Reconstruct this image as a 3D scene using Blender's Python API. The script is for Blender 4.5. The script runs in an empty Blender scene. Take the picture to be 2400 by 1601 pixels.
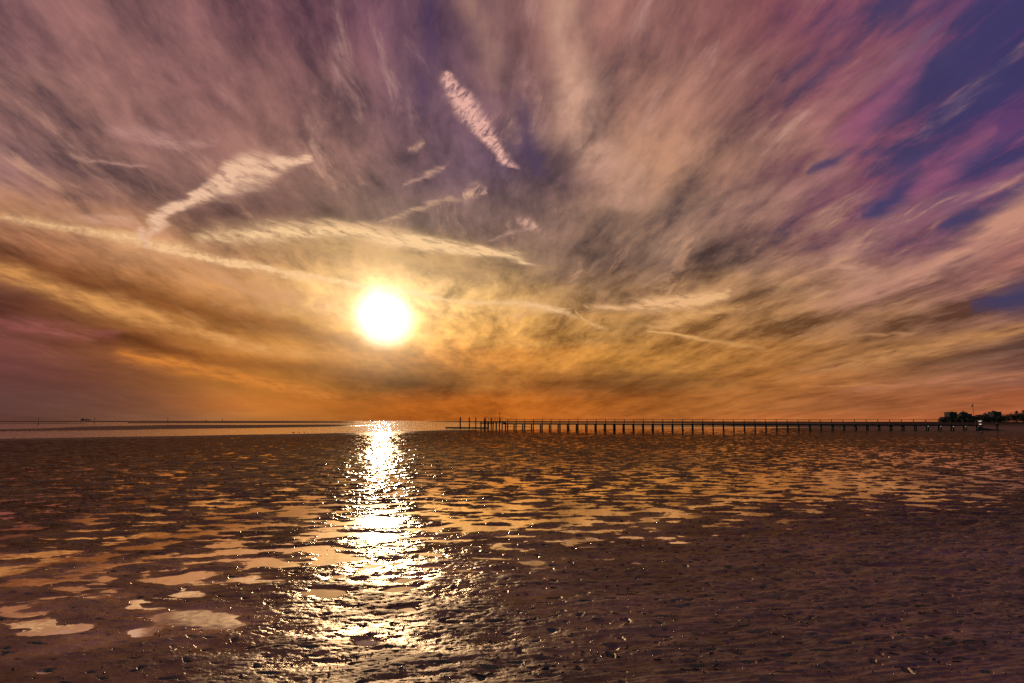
import bpy, bmesh, math, random
import numpy as np
from mathutils import Vector, Matrix

# ------------------------------------------------------------------ camera
F = 1600.0                 # focal length in pixels of a 2400 px wide picture
H = 1.7                    # eye height above the flat
PITCH = math.atan(186.2 / F)
ROLL = math.radians(0.095)
CU = np.array([0, -math.sin(PITCH), math.cos(PITCH)])
CF = np.array([0, math.cos(PITCH), math.sin(PITCH)])
CR = np.array([1.0, 0, 0])
CR, CU = CR * math.cos(ROLL) + CU * math.sin(ROLL), CU * math.cos(ROLL) - CR * math.sin(ROLL)

def pixdir(px, py):
    d = CF + CR * ((px - 1200) / F) - CU * ((py - 800.5) / F)
    return d / np.linalg.norm(d)

def ground(px, py, z=0.0):
    """point of the plane at height z seen along a picture direction"""
    d = pixdir(px, py)
    t = (z - H) / d[2]
    return np.array([0, 0, H]) + d * t

def at(px, py, Y):
    """point at forward distance Y along a picture direction"""
    d = pixdir(px, py)
    return np.array([0, 0, H]) + d * (Y / d[1])

sc = bpy.context.scene
col = sc.collection
cd = bpy.data.cameras.new('camera')
cam = bpy.data.objects.new('camera', cd)
col.objects.link(cam)
cd.sensor_width = 36
cd.lens = 24
cd.clip_start = 0.05
cd.clip_end = 60000
M = Matrix.Identity(4)
for i in range(3):
    M[i][0], M[i][1], M[i][2] = CR[i], CU[i], -CF[i]
M[2][3] = H
cam.matrix_world = M
sc.camera = cam

# ------------------------------------------------------------------ light
SUN = pixdir(901, 740)
SUN_EL = math.asin(SUN[2])
SUN_AZ = math.atan2(SUN[0], SUN[1])
sd = bpy.data.lights.new('sun', 'SUN')
sd.energy = 1.3
sd.angle = math.radians(0.6)
sd.color = (1.0, 0.76, 0.46)
sun = bpy.data.objects.new('sun', sd)
col.objects.link(sun)
sun.rotation_mode = 'QUATERNION'
sun.rotation_quaternion = Vector(SUN).to_track_quat('Z', 'Y')
sc.view_settings.view_transform = 'Standard'
sc.view_settings.look = 'None'
sc.view_settings.exposure = 0
sc.view_settings.gamma = 1
sc.cycles.sample_clamp_indirect = 6
sc.cycles.max_bounces = 5
sc.cycles.use_denoising = False

def lin(c):
    c = np.asarray(c, float) / 255.0
    return np.where(c <= 0.04045, c / 12.92, ((c + 0.055) / 1.055) ** 2.4)

class NG:
    def __init__(s, tree):
        s.t = tree
        tree.nodes.clear()
    def new(s, kind, **kw):
        n = s.t.nodes.new(kind)
        for k, v in kw.items():
            setattr(n, k, v)
        return n
    def put(s, sock, v):
        if isinstance(v, bpy.types.NodeSocket):
            s.t.links.new(v, sock)
        elif v is not None:
            sock.default_value = v
    def m(s, op, a, b=None, c=None, clamp=False):
        n = s.new('ShaderNodeMath', operation=op, use_clamp=clamp)
        for i, v in enumerate((a, b, c)):
            s.put(n.inputs[i], v)
        return n.outputs[0]
    def v(s, op, a, b=None, scale=None):
        n = s.new('ShaderNodeVectorMath', operation=op)
        s.put(n.inputs[0], a)
        s.put(n.inputs[1], b)
        if scale is not None:
            s.put(n.inputs['Scale'], scale)
        return n.outputs['Value'] if op in ('DOT_PRODUCT', 'LENGTH') else n.outputs[0]
    def xyz(s, x, y, z=0.0):
        n = s.new('ShaderNodeCombineXYZ')
        s.put(n.inputs[0], x); s.put(n.inputs[1], y); s.put(n.inputs[2], z)
        return n.outputs[0]
    def sep(s, v):
        n = s.new('ShaderNodeSeparateXYZ')
        s.put(n.inputs[0], v)
        return n.outputs
    def noise(s, vec, scale, detail=4, rough=0.5, out=0, distortion=0.0):
        n = s.new('ShaderNodeTexNoise')
        s.put(n.inputs['Vector'], vec)
        n.inputs['Scale'].default_value = scale
        n.inputs['Detail'].default_value = detail
        n.inputs['Roughness'].default_value = rough
        n.inputs['Distortion'].default_value = distortion
        return n.outputs[out]
    def mr(s, v, a, b, c=0.0, d=1.0, smooth=True):
        n = s.new('ShaderNodeMapRange', interpolation_type='SMOOTHSTEP' if smooth else 'LINEAR')
        s.put(n.inputs[0], v)
        for i, x in enumerate((a, b, c, d)):
            s.put(n.inputs[i + 1], x)
        return n.outputs[0]
    def mix(s, f, a, b, blend='MIX'):
        n = s.new('ShaderNodeMix', data_type='RGBA', blend_type=blend)
        s.put(n.inputs[0], f)
        for i, x in ((6, a), (7, b)):
            if not isinstance(x, bpy.types.NodeSocket):
                x = tuple(x) + ((1.0,) if len(x) == 3 else ())
            s.put(n.inputs[i], x)
        return n.outputs[2]
    def curve(s, t, pts):
        """float curve through (x, y) points given in 0..1"""
        n = s.new('ShaderNodeFloatCurve')
        mp = n.mapping
        mp.clip_min_y, mp.clip_max_y = -2.0, 2.0
        mp.use_clip = False
        c = mp.curves[0]
        pts = sorted(pts)
        c.points[0].location = pts[0]
        c.points[1].location = pts[-1]
        for p in pts[1:-1]:
            c.points.new(*p)
        mp.update()
        s.put(n.inputs['Value'], t)
        return n.outputs[0]

# ------------------------------------------------------------------ sky
world = bpy.data.worlds.new('World')
sc.world = world
world.use_nodes = True
g = NG(world.node_tree)
D = g.new('ShaderNodeTexCoord').outputs['Generated']
D = g.v('NORMALIZE', D)
dx, dy, dz = g.sep(D)
U = g.m('MULTIPLY', g.m('ARCTAN2', dx, dy), 57.29578)
V = g.m('MULTIPLY', g.m('ARCSINE', dz), 57.29578)

def uv(X, Y):
    """azimuth, elevation (degrees) of a point of the 2351 px wide view"""
    d = pixdir(X * 2400 / 2351, Y * 2400 / 2351)
    return math.degrees(math.atan2(d[0], d[1])), math.degrees(math.asin(d[2]))

# cirrus sheet: direction projected on a high flat layer, streaks run to the horizon at VA
VA = math.radians(-4.5)
k = g.m('DIVIDE', 1.0, g.m('ADD', g.m('MAXIMUM', dz, 0.0), 0.10))
cx = g.m('MULTIPLY', g.m('SUBTRACT', g.m('MULTIPLY', dx, math.cos(VA)), g.m('MULTIPLY', dy, math.sin(VA))), k)
cy = g.m('MULTIPLY', g.m('ADD', g.m('MULTIPLY', dx, math.sin(VA)), g.m('MULTIPLY', dy, math.cos(VA))), k)
P = g.xyz(cx, cy)
wob = g.v('SUBTRACT', g.noise(P, 1.3, 2, 0.5, out=1), (0.5, 0.5, 0.5))
Pw = g.v('ADD', P, g.v('SCALE', wob, scale=0.16))
streak = g.noise(g.v('MULTIPLY', Pw, (2.3, 0.52, 1)), 1.6, 7, 0.58)
fine = g.noise(g.v('MULTIPLY', Pw, (6.0, 1.9, 1)), 2.2, 8, 0.68)
cloth = g.noise(g.v('ADD', g.v('MULTIPLY', Pw, (2.9, 1.05, 1)), (7, 3, 0)), 1.5, 10, 0.64, distortion=0.12)
low = g.noise(g.xyz(g.m('MULTIPLY', U, 0.035), g.m('MULTIPLY', V, 0.22)), 1.0, 6, 0.55, distortion=0.6)

# colour field: rows of the sky as they look in the picture, placed in azimuth and elevation
XS = [0, 200, 400, 600, 800, 1000, 1200, 1400, 1600, 1800, 2000, 2200, 2351]
TAB = [
 (0,   [(118,84,92),(130,92,98),(125,90,95),(128,85,97),(112,76,95),(100,72,92),(122,88,92),(140,100,100),(128,88,90),(128,78,88),(108,72,98),(72,62,105),(52,48,108)]),
 (130, [(128,92,100),(135,98,98),(130,92,98),(130,92,96),(118,80,95),(85,65,95),(130,95,95),(145,105,100),(125,85,88),(125,85,90),(130,86,98),(62,56,102),(50,46,112)]),
 (260, [(145,108,105),(135,100,98),(120,85,90),(135,98,96),(130,95,98),(92,70,95),(118,88,98),(160,120,108),(140,105,95),(128,90,92),(134,86,98),(66,58,108),(56,54,110)]),
 (390, [(120,92,98),(128,96,98),(115,85,88),(125,92,92),(130,98,96),(98,76,96),(88,70,98),(150,115,98),(150,115,100),(130,98,95),(135,85,100),(74,60,105),(66,58,108)]),
 (500, [(165,120,100),(160,120,100),(115,88,88),(110,85,85),(115,92,90),(105,85,92),(110,88,92),(135,108,95),(130,105,98),(130,98,98),(100,75,100),(100,70,100),(140,95,100)]),
 (600, [(150,105,80),(180,130,90),(185,140,100),(150,115,88),(175,140,100),(165,135,100),(115,95,90),(120,98,90),(115,95,90),(140,110,95),(125,92,98),(130,95,98),(150,105,100)]),
 (680, [(100,65,60),(130,85,60),(185,130,75),(190,145,90),(235,200,140),(235,200,140),(160,130,90),(130,105,88),(150,118,88),(150,118,92),(135,105,95),(120,90,95),(110,80,90)]),
 (750, [(115,70,70),(150,95,60),(190,130,65),(140,95,50),(230,180,100),(220,175,100),(190,150,90),(160,125,80),(165,125,80),(145,112,80),(150,115,85),(130,98,80),(110,85,85)]),
 (820, [(110,68,70),(105,62,55),(150,95,50),(190,130,60),(170,115,50),(190,130,60),(180,125,60),(165,120,60),(165,120,65),(155,110,65),(130,95,65),(120,88,70),(100,75,75)]),
 (880, [(95,62,65),(100,65,55),(130,85,50),(170,115,50),(145,95,40),(110,75,40),(160,105,50),(120,85,50),(135,95,55),(165,110,60),(140,95,65),(120,85,70),(105,72,70)]),
 (930, [(88,62,60),(105,75,70),(130,85,55),(185,115,50),(140,85,35),(170,95,35),(190,110,40),(175,105,45),(170,110,55),(165,108,65),(150,95,65),(160,100,68),(165,95,65)]),
 (964, [(95,65,65),(105,75,62),(125,88,65),(165,110,55),(150,90,40),(170,95,35),(185,105,40),(180,105,50),(185,115,60),(190,115,65),(180,110,70),(175,100,65),(165,95,65)]),
]
TY = [r[0] for r in TAB]
TC = np.array([[lin(c) for c in r[1]] for r in TAB])

def tabcol(X, Y):
    X = min(max(X, 0), 2351); Y = min(max(Y, 0), 964)
    j = max(0, min(len(XS) - 2, int(np.searchsorted(XS, X, 'right')) - 1))
    i = max(0, min(len(TY) - 2, int(np.searchsorted(TY, Y, 'right')) - 1))
    fx = (X - XS[j]) / (XS[j + 1] - XS[j]); fy = (Y - TY[i]) / (TY[i + 1] - TY[i])
    a = TC[i, j] * (1 - fx) + TC[i, j + 1] * fx
    b = TC[i + 1, j] * (1 - fx) + TC[i + 1, j + 1] * fx
    return a * (1 - fy) + b * fy

def dirpix(u, v):
    u, v = math.radians(u), math.radians(v)
    d = np.array([math.sin(u) * math.cos(v), math.cos(u) * math.cos(v), math.sin(v)])
    z = d @ CF
    return (1200 + F * (d @ CR) / z) * 2351 / 2400, (800.5 - F * (d @ CU) / z) * 2351 / 2400

w2 = g.v('SUBTRACT', g.noise(Pw, 3.0, 4, 0.55, out=1), (0.5, 0.5, 0.5))
wx, wy, wz = g.sep(w2)
damp = g.mr(V, 0.0, 14.0, 0.25, 1.0)
Uw = g.m('ADD', U, g.m('MULTIPLY', g.m('MULTIPLY', wx, 6.0), damp))
Vw = g.m('ADD', V, g.m('MULTIPLY', g.m('MULTIPLY', wy, 4.0), damp))
T01 = g.m('DIVIDE', g.m('ADD', Uw, 45.0), 90.0, clamp=True)
ROWS = [0.0, 1.2, 3.2, 5.2, 7.6, 10.2, 13.2, 16.8, 21.0, 26.0, 31.0, 37.0]
acc = None
for i, v in enumerate(ROWS):
    r = g.new('ShaderNodeValToRGB')
    r.color_ramp.interpolation = 'B_SPLINE'
    e = r.color_ramp.elements
    n = 25
    while len(e) < n:
        e.new(0.5)
    for j in range(n):
        t = j / (n - 1)
        e[j].position = t
        c = tabcol(*dirpix(-45 + 90 * t, v))
        e[j].color = (*c, 1)
    g.put(r.inputs[0], T01)
    acc = r.outputs[0] if acc is None else g.mix(g.mr(Vw, ROWS[i - 1], v), acc, r.outputs[0])
sky = acc

# cloud texture over the field: thicker = lighter and warmer, thinner = darker and bluer
right = g.m('MULTIPLY', g.mr(U, 16.0, 30.0), g.mr(V, 9.0, 16.0))
leftlow = g.m('MULTIPLY', g.mr(U, -6.0, -22.0), g.mr(V, 15.0, 6.0))
tex = g.m('ADD', g.m('MULTIPLY', g.m('SUBTRACT', streak, 0.5), 5.6),
          g.m('ADD', g.m('MULTIPLY', g.m('SUBTRACT', fine, 0.5), 2.5), g.m('MULTIPLY', g.m('SUBTRACT', cloth, 0.5), 3.6)))
tex = g.m('MULTIPLY', tex, g.m('MULTIPLY', g.mr(V, 0.0, 9.0, 0.25, 1.0), g.mr(leftlow, 0.0, 1.0, 1.0, 0.40)))
tex = g.m('ADD', tex, g.m('MULTIPLY', g.m('MULTIPLY', g.m('SUBTRACT', low, 0.5), 3.6), g.mr(V, 14.0, 2.0)))
thick = g.m('ADD', g.m('MULTIPLY', tex, 0.5), 0.5, clamp=True)
shade = g.mix(thick, g.mix(g.mr(V, 6.0, 18.0), (0.52, 0.41, 0.33), (0.42, 0.43, 0.54)), (1.75, 1.60, 1.42))
sky = g.mix(1.0, sky, shade, 'MULTIPLY')
warm = g.mix(g.mr(V, 26.0, 6.0), (1.00, 0.99, 0.93), (1.10, 1.02, 0.90))
warm = g.mix(g.mr(V, 4.0, 0.0), warm, (1.00, 0.99, 0.92))
warm = g.mix(g.m('MULTIPLY', g.mr(U, -14.0, -30.0), g.mr(V, 13.0, 7.0)), warm, (0.84, 0.78, 0.78))
sky = g.mix(1.0, sky, warm, 'MULTIPLY')
# thin bright strands where the ice cloud is combed out
strand = g.noise(g.v('MULTIPLY', g.v('ADD', Pw, (3, 9, 0)), (4.2, 0.75, 1)), 2.0, 9, 0.66, distortion=0.3)
strand = g.m('MULTIPLY', g.mr(strand, 0.52, 0.70), g.mr(cloth, 0.42, 0.60))
sky = g.mix(g.m('MULTIPLY', strand, g.m('MULTIPLY', g.mr(V, 3.0, 12.0), 0.70)), sky, g.mix(g.mr(V, 8.0, 28.0), tuple(lin((214,160,116))), tuple(lin((196,150,140)))))
# gaps of deep blue with a magenta rim at the upper right
gap = g.m('SUBTRACT', g.m('ADD', 0.53, g.m('MULTIPLY', g.mr(U, 24.0, 36.0), 0.13)), g.m('ADD', g.m('MULTIPLY', g.m('SUBTRACT', streak, 0.5), 1.6), g.m('MULTIPLY', g.m('SUBTRACT', cloth, 0.5), 1.7)))
rim = g.m('MULTIPLY', g.m('MULTIPLY', g.mr(gap, 0.44, 0.62), g.mr(gap, 0.86, 0.64)), right)
sky = g.mix(g.m('MULTIPLY', rim, 0.28), sky, tuple(lin((150, 72, 104))))
blue = g.m('MULTIPLY', g.mr(gap, 0.54, 0.90), right)
sky = g.mix(g.m('MULTIPLY', blue, 0.7), sky, tuple(lin((68, 62, 104))))

w3 = g.v('SUBTRACT', g.noise(Pw, 9.0, 4, 0.6, out=1), (0.5, 0.5, 0.5))
rx_, ry_, rz_ = g.sep(w3)
dv = g.mr(V, 2.0, 22.0, 0.25, 1.0)
Ur = g.m('ADD', g.m('ADD', U, g.m('MULTIPLY', g.m('MULTIPLY', wx, 2.6), dv)), g.m('MULTIPLY', rx_, 1.1))
Vr = g.m('ADD', g.m('ADD', V, g.m('MULTIPLY', g.m('MULTIPLY', wz, 2.6), dv)), g.m('MULTIPLY', g.m('MULTIPLY', ry_, 1.0), dv))

def ribbon(sky, pts, c, axis='u', tex=None, soft=2.0, gain=1.0, blend='MIX'):
    """a cloud band: pts = (X, Y, half width, strength) along the band"""
    pts = sorted(pts) if axis == 'u' else list(pts)
    if axis == 'v' and pts[0][1] <= 0:
        pts.insert(0, (pts[0][0] - 10, -240, pts[0][2], pts[0][3]))
    if axis == 'u' and pts[-1][0] >= 2351:
        a_, b_ = pts[-2], pts[-1]
        pts.append((b_[0] + 320, b_[1] + (b_[1] - a_[1]) / (b_[0] - a_[0]) * 320 * 0.8, b_[2], b_[3]))
    if axis == 'u' and pts[0][0] <= 0:
        a_, b_ = pts[1], pts[0]
        pts.insert(0, (-320, b_[1] - (a_[1] - b_[1]) / (a_[0] - b_[0]) * 320 * 0.8, b_[2], b_[3]))
    q = []
    for X, Y, w, s in pts:
        u, v = uv(X, Y)
        q.append((u, v, w * 0.0365, s) if axis == 'u' else (v, u, w * 0.0365, s))
    q.sort()
    a0, a1 = q[0][0], q[-1][0]
    o0 = min(p[1] for p in q) - 1; o1 = max(p[1] for p in q) + 1
    wm = max(p[2] for p in q)
    A, O = (Ur, Vr) if axis == 'u' else (Vr, Ur)
    t = g.m('DIVIDE', g.m('SUBTRACT', A, a0), a1 - a0, clamp=True)
    cen = g.m('ADD', g.m('MULTIPLY', g.curve(t, [((p[0] - a0) / (a1 - a0), (p[1] - o0) / (o1 - o0)) for p in q]), o1 - o0), o0)
    wid = g.m('MAXIMUM', g.m('MULTIPLY', g.curve(t, [((p[0] - a0) / (a1 - a0), p[2] / wm) for p in q]), wm), 0.02)
    st = g.curve(t, [((p[0] - a0) / (a1 - a0), p[3]) for p in q])
    d = g.m('DIVIDE', g.m('ABSOLUTE', g.m('SUBTRACT', O, cen)), wid)
    pr = g.m('EXPONENT', g.m('MULTIPLY', g.m('POWER', d, soft), -1.0))
    # ends fade out
    e = g.m('MULTIPLY', g.mr(A, a0 - 0.01, a0 + (a1 - a0) * 0.05), g.mr(A, a1 + 0.01, a1 - (a1 - a0) * 0.05))
    f = g.m('MULTIPLY', g.m('MULTIPLY', pr, st), g.m('MULTIPLY', e, gain))
    if tex is not None:
        f = g.m('MULTIPLY', f, tex)
    f = g.m('MINIMUM', g.m('MAXIMUM', f, 0.0), 1.0)
    if blend == 'MULTIPLY':
        return g.mix(f, sky, c, 'MULTIPLY')
    return g.mix(f, sky, tuple(lin(c)))

t_soft = g.mr(g.noise(g.v('MULTIPLY', Pw, (3, 1, 1)), 3.0, 6, 0.6), 0.32, 0.62, 0.15, 1.15, smooth=False)
t_hair = g.mr(g.noise(g.xyz(g.m('ADD', g.m('MULTIPLY', U, 0.35), g.m('MULTIPLY', V, -0.2)), g.m('ADD', g.m('MULTIPLY', V, 1.6), g.m('MULTIPLY', U, 0.4))), 1.3, 7, 0.68, distortion=0.5), 0.30, 0.62, 0.0, 1.25, smooth=False)
t_hair2 = g.mr(g.noise(g.xyz(g.m('ADD', g.m('MULTIPLY', U, 0.9), g.m('MULTIPLY', V, -0.9)), g.m('ADD', g.m('MULTIPLY', V, 0.35), g.m('MULTIPLY', U, 0.35))), 1.9, 7, 0.68, distortion=0.6), 0.34, 0.62, 0.0, 1.25, smooth=False)
t_puff = g.mr(g.noise(g.xyz(U, g.m('MULTIPLY', V, 1.2)), 1.9, 4, 0.6, distortion=0.3), 0.30, 0.60, 0.35, 1.2, smooth=False)

# broad dark and light bands, lower left
DK = (0.46, 0.34, 0.28)
sky = ribbon(sky, [(0,585,38,.75),(200,648,30,.85),(420,705,26,.8),(620,745,24,.85),(800,790,22,.9),(960,838,24,.6),(1100,880,16,.2)], DK, blend='MULTIPLY')
sky = ribbon(sky, [(0,700,22,.5),(160,706,22,.35),(330,730,12,.5),(480,755,10,.6),(560,775,6,.1)], DK, blend='MULTIPLY')
sky = ribbon(sky, [(180,770,8,.1),(270,775,16,.8),(380,800,14,.8),(520,830,14,.6),(720,845,20,.55),(900,872,22,.8),(1060,900,16,.3)], DK, blend='MULTIPLY')
sky = ribbon(sky, [(1180,890,12,.1),(1330,885,24,.75),(1500,895,20,.6),(1650,905,10,.1)], (0.62, 0.52, 0.50), blend='MULTIPLY')
sky = ribbon(sky, [(0,625,16,.8),(200,690,20,.8),(400,742,18,.7),(560,792,16,.7),(760,815,10,.1)], (216,150,84), tex=t_soft, gain=1.25)
sky = ribbon(sky, [(0,740,10,.5),(120,757,12,.8),(240,765,9,.5),(300,760,6,.1)], (160,88,84), tex=t_soft)
sky = ribbon(sky, [(250,812,9,.2),(380,832,14,.8),(520,862,14,.9),(680,896,14,.8),(800,915,10,.1)], (208,124,50), tex=t_soft, gain=1.25)
sky = ribbon(sky, [(0,470,30,.5),(150,505,24,.8),(300,560,30,.9),(500,640,34,.9),(680,690,34,.8),(820,720,20,.5)], (206,148,104), tex=t_soft)
# right hand bands
PE = (196,140,118)
sky = ribbon(sky, [(1830,705,14,.1),(1950,690,22,.6),(2080,645,26,.8),(2220,575,26,.9),(2351,492,34,1.0)], PE, tex=t_soft, gain=1.1)
sky = ribbon(sky, [(1760,870,10,.1),(1900,845,14,.7),(2050,815,18,.9),(2200,785,16,.8),(2351,755,12,.7)], (196,136,84), tex=t_soft)
sky = ribbon(sky, [(1900,905,5,.1),(2100,880,7,.8),(2351,862,8,.7)], (186,118,84), tex=t_soft)
sky = ribbon(sky, [(2060,842,7,.1),(2180,828,10,.7),(2351,792,12,.8)], (0.60, 0.62, 0.74), blend='MULTIPLY')
sky = ribbon(sky, [(1780,760,10,.1),(1900,748,18,.7),(2050,745,22,.6),(2240,720,14,.1)], (0.68, 0.66, 0.74), blend='MULTIPLY')
sky = ribbon(sky, [(1500,610,18,.1),(1600,600,30,.75),(1700,545,22,.7),(1790,510,10,.1)], (0.62, 0.60, 0.68), blend='MULTIPLY')
sky = ribbon(sky, [(1380,745,12,.1),(1480,742,17,.9),(1540,738,12,.1)], (0.60, 0.60, 0.66), blend='MULTIPLY')
sky = ribbon(sky, [(2215,705,10,.1),(2290,690,18,.9),(2351,680,28,1)], (66,60,92))
MG = (152, 88, 114)
sky = ribbon(sky, [(1880,330,12,.1),(1960,290,26,.7),(2040,235,34,.8),(2110,170,26,.6),(2160,110,10,.1)], MG, tex=t_soft)
sky = ribbon(sky, [(2060,455,8,.1),(2130,405,24,.8),(2220,350,26,.8),(2300,290,10,.1)], MG, tex=t_soft)
sky = ribbon(sky, [(2000,520,10,.2),(2120,500,16,.6),(2230,450,16,.6),(2351,400,12,.5)], (150, 96, 112), tex=t_soft)
sky = ribbon(sky, [(1850,395,8,.2),(1890,375,14,.9),(1950,335,10,.5),(1985,310,6,.1)], (74, 62, 96))
sky = ribbon(sky, [(1960,485,10,.3),(2010,470,22,.95),(2070,425,24,.8),(2140,360,16,.3)], (66, 60, 100))
sky = ribbon(sky, [(2150,525,8,.3),(2190,508,16,.9),(2250,480,12,.5)], (68, 62, 98))
# steep light bands in the middle, dark gaps beside them
sky = ribbon(sky, [(1285,0,50,.7),(1310,140,46,.8),(1330,280,55,.95),(1395,400,60,.9),(1440,500,36,.2)], (202,154,132), axis='v', tex=t_soft, gain=1.1)
sky = ribbon(sky, [(1090,0,40,.8),(1120,120,34,.7),(1145,220,22,.1)], (168,124,112), axis='v', tex=t_soft)
sky = ribbon(sky, [(990,-30,20,.5),(982,60,26,.6),(976,150,24,.6),(968,230,18,.3),(960,300,10,.0)], (66,50,90), axis='v', tex=t_soft, soft=1.6)
sky = ribbon(sky, [(1190,200,16,.1),(1210,300,26,.8),(1225,360,30,.9),(1240,420,18,.1)], (78,60,88), axis='v', soft=1.8)
sky = ribbon(sky, [(1190,0,30,.5),(1200,120,34,.6),(1215,220,22,.1)], (0.62, 0.58, 0.66), axis='v', blend='MULTIPLY')
sky = ribbon(sky, [(430,505,14,.1),(520,490,34,.9),(620,470,44,.9),(740,490,32,.7),(860,510,12,.1)], (0.56, 0.53, 0.62), blend='MULTIPLY')
# old contrails, feathers and wisps
HI = (226,176,140)
sky = ribbon(sky, [(0,492,8,.5),(170,520,9,.6),(330,556,10,.8),(430,578,10,1),(520,598,10,1),(600,616,9,1),(680,634,7,.9),(800,652,7,.9),(900,664,8,1),(985,680,6,.9),(1060,694,5,.5),(1190,698,8,.6),(1290,716,5,.7),(1345,740,5,.5)], (240,192,140), tex=t_puff, gain=1.15)
sky = ribbon(sky, [(420,548,10,.2),(520,540,16,.6),(640,534,20,.8),(760,530,22,.9),(880,545,20,.9),(960,556,14,1),(1060,572,11,1),(1160,590,9,.9),(1250,610,4,.5)], (240,196,146), tex=t_hair, gain=1.35)
sky = ribbon(sky, [(640,512,4,.1),(740,508,9,.6),(850,518,10,.7),(940,535,8,.4)], (214,168,126), tex=t_hair)
sky = ribbon(sky, [(560,585,6,.1),(720,568,22,.6),(900,590,26,.7),(1100,612,24,.4),(1200,630,10,.1)], (196,152,100), tex=t_hair)
sky = ribbon(sky, [(326,540,16,.9),(360,512,20,.8),(420,474,14,.9),(480,442,20,.95),(540,405,34,.95),(600,392,34,.85),(660,382,18,.9),(725,366,6,.6)], (232,186,154), tex=t_hair, gain=1.22, soft=3.0)
sky = ribbon(sky, [(322,515,6,.6),(318,535,10,.9),(332,555,8,.8),(345,575,5,.2)], (224,176,146), axis='v', tex=t_puff)
sky = ribbon(sky, [(1030,150,6,.3),(1048,205,26,.9),(1078,260,32,.95),(1110,310,24,.9),(1145,350,20,.9),(1175,385,12,.7),(1192,400,5,.3)], (228,172,158), axis='v', tex=t_hair2, gain=1.25, soft=3.0)
sky = ribbon(sky, [(1062,450,6,.6),(1090,440,15,1),(1124,434,4,.6)], (214,164,142), tex=t_hair2)
sky = ribbon(sky, [(930,425,5,.2),(975,405,8,.8),(1028,388,7,.6)], (196,150,132), tex=t_hair)
sky = ribbon(sky, [(925,350,4,.3),(950,338,9,.8),(970,330,4,.3)], (190,146,128), tex=t_hair2)
sky = ribbon(sky, [(860,502,3,.3),(940,482,6,.7),(1035,458,5,.5),(1120,440,3,.1)], (200,158,128), tex=t_hair)
sky = ribbon(sky, [(1180,508,4,.4),(1212,515,12,.9),(1240,526,4,.3)], (206,158,138), tex=t_hair2)
sky = ribbon(sky, [(1120,560,3,.2),(1180,540,5,.5),(1230,515,4,.3)], (190,148,130), tex=t_hair)
sky = ribbon(sky, [(130,490,6,.2),(250,500,9,.7),(320,512,6,.5)], (206,156,132), tex=t_hair)
sky = ribbon(sky, [(230,290,12,.2),(330,305,17,.8),(420,325,14,.8),(510,318,5,.2)], (184,136,126), tex=t_hair)
sky = ribbon(sky, [(150,345,3,.2),(250,362,4,.7),(350,385,3,.3)], (190,142,130), tex=t_hair)
sky = ribbon(sky, [(1330,700,5,.2),(1450,705,10,.7),(1560,694,14,.9),(1640,682,11,.9),(1690,670,4,.4)], (232,178,126), tex=t_hair, gain=1.6)
sky = ribbon(sky, [(1480,752,8,.3),(1530,740,12,.8),(1600,722,12,.8),(1720,705,7,.3)], (224,166,104), tex=t_hair)
sky = ribbon(sky, [(1484,761,2,.9),(1560,770,4,.9),(1640,782,5,.5),(1760,800,4,.2)], (226,168,104))
sky = ribbon(sky, [(1320,712,2,.6),(1360,745,5,.8),(1400,758,3,.3)], (220,168,112), tex=t_puff)
sky = ribbon(sky, [(1900,606,4,.2),(1950,616,13,.8),(2040,635,7,.2)], (196,144,120), tex=t_hair)
sky = ribbon(sky, [(1180,782,2,.3),(1225,800,4,.0)], (200,150,90))
sky = ribbon(sky, [(750,690,5,.2),(765,710,9,.8),(830,735,10,.6)], (240,196,130), tex=t_soft)
sky = ribbon(sky, [(1940,772,3,.2),(2000,766,5,.6),(2100,764,4,.2)], (196,140,96), tex=t_hair)
sky = ribbon(sky, [(1830,892,3,.2),(1960,884,4,.7),(2060,888,3,.2)], (196,128,78), tex=t_hair)

# the over-bright sun in thin cloud
th = g.m('MULTIPLY', g.m('ARCCOSINE', g.m('MINIMUM', g.v('DOT_PRODUCT', D, tuple(SUN)), 1.0)), 57.29578)
wobs = g.m('ADD', th, g.m('MULTIPLY', g.m('SUBTRACT', g.noise(D, 16.0, 4, 0.6), 0.5), 2.2))
disc = g.m('MULTIPLY', g.mr(wobs, 3.1, 1.0), 1.1)
core = g.m('MULTIPLY', g.m('EXPONENT', g.m('MULTIPLY', g.m('POWER', g.m('DIVIDE', th, 0.8), 2.0), -1.0)), 12.0)
halo = g.m('MULTIPLY', g.m('EXPONENT', g.m('DIVIDE', th, -2.2)), 1.25)
halo2 = g.m('MULTIPLY', g.m('EXPONENT', g.m('DIVIDE', th, -8.0)), 0.15)
up = g.mr(V, 0.5, 6.0)
def tint(x, c):
    return g.v('SCALE', c, scale=x)
sky = g.v('ADD', sky, tint(disc, (1.0, 0.96, 0.80)))
sky = g.v('ADD', sky, tint(core, (1.0, 0.86, 0.58)))
sky = g.v('ADD', sky, tint(g.m('MULTIPLY', halo, up), (1.0, 0.80, 0.46)))
sky = g.v('ADD', sky, tint(g.m('MULTIPLY', halo2, up), (1.0, 0.62, 0.24)))

st = g.new('ShaderNodeTexSky', sky_type='NISHITA')
st.sun_disc = False
st.sun_elevation = SUN_EL
st.sun_rotation = SUN_AZ
st.altitude = 0
st.dust_density = 2.0
b1 = g.new('ShaderNodeBackground'); g.put(b1.inputs[0], st.outputs[0]); b1.inputs[1].default_value = 0.05
b2 = g.new('ShaderNodeBackground'); g.put(b2.inputs[0], sky); b2.inputs[1].default_value = 1.0
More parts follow.
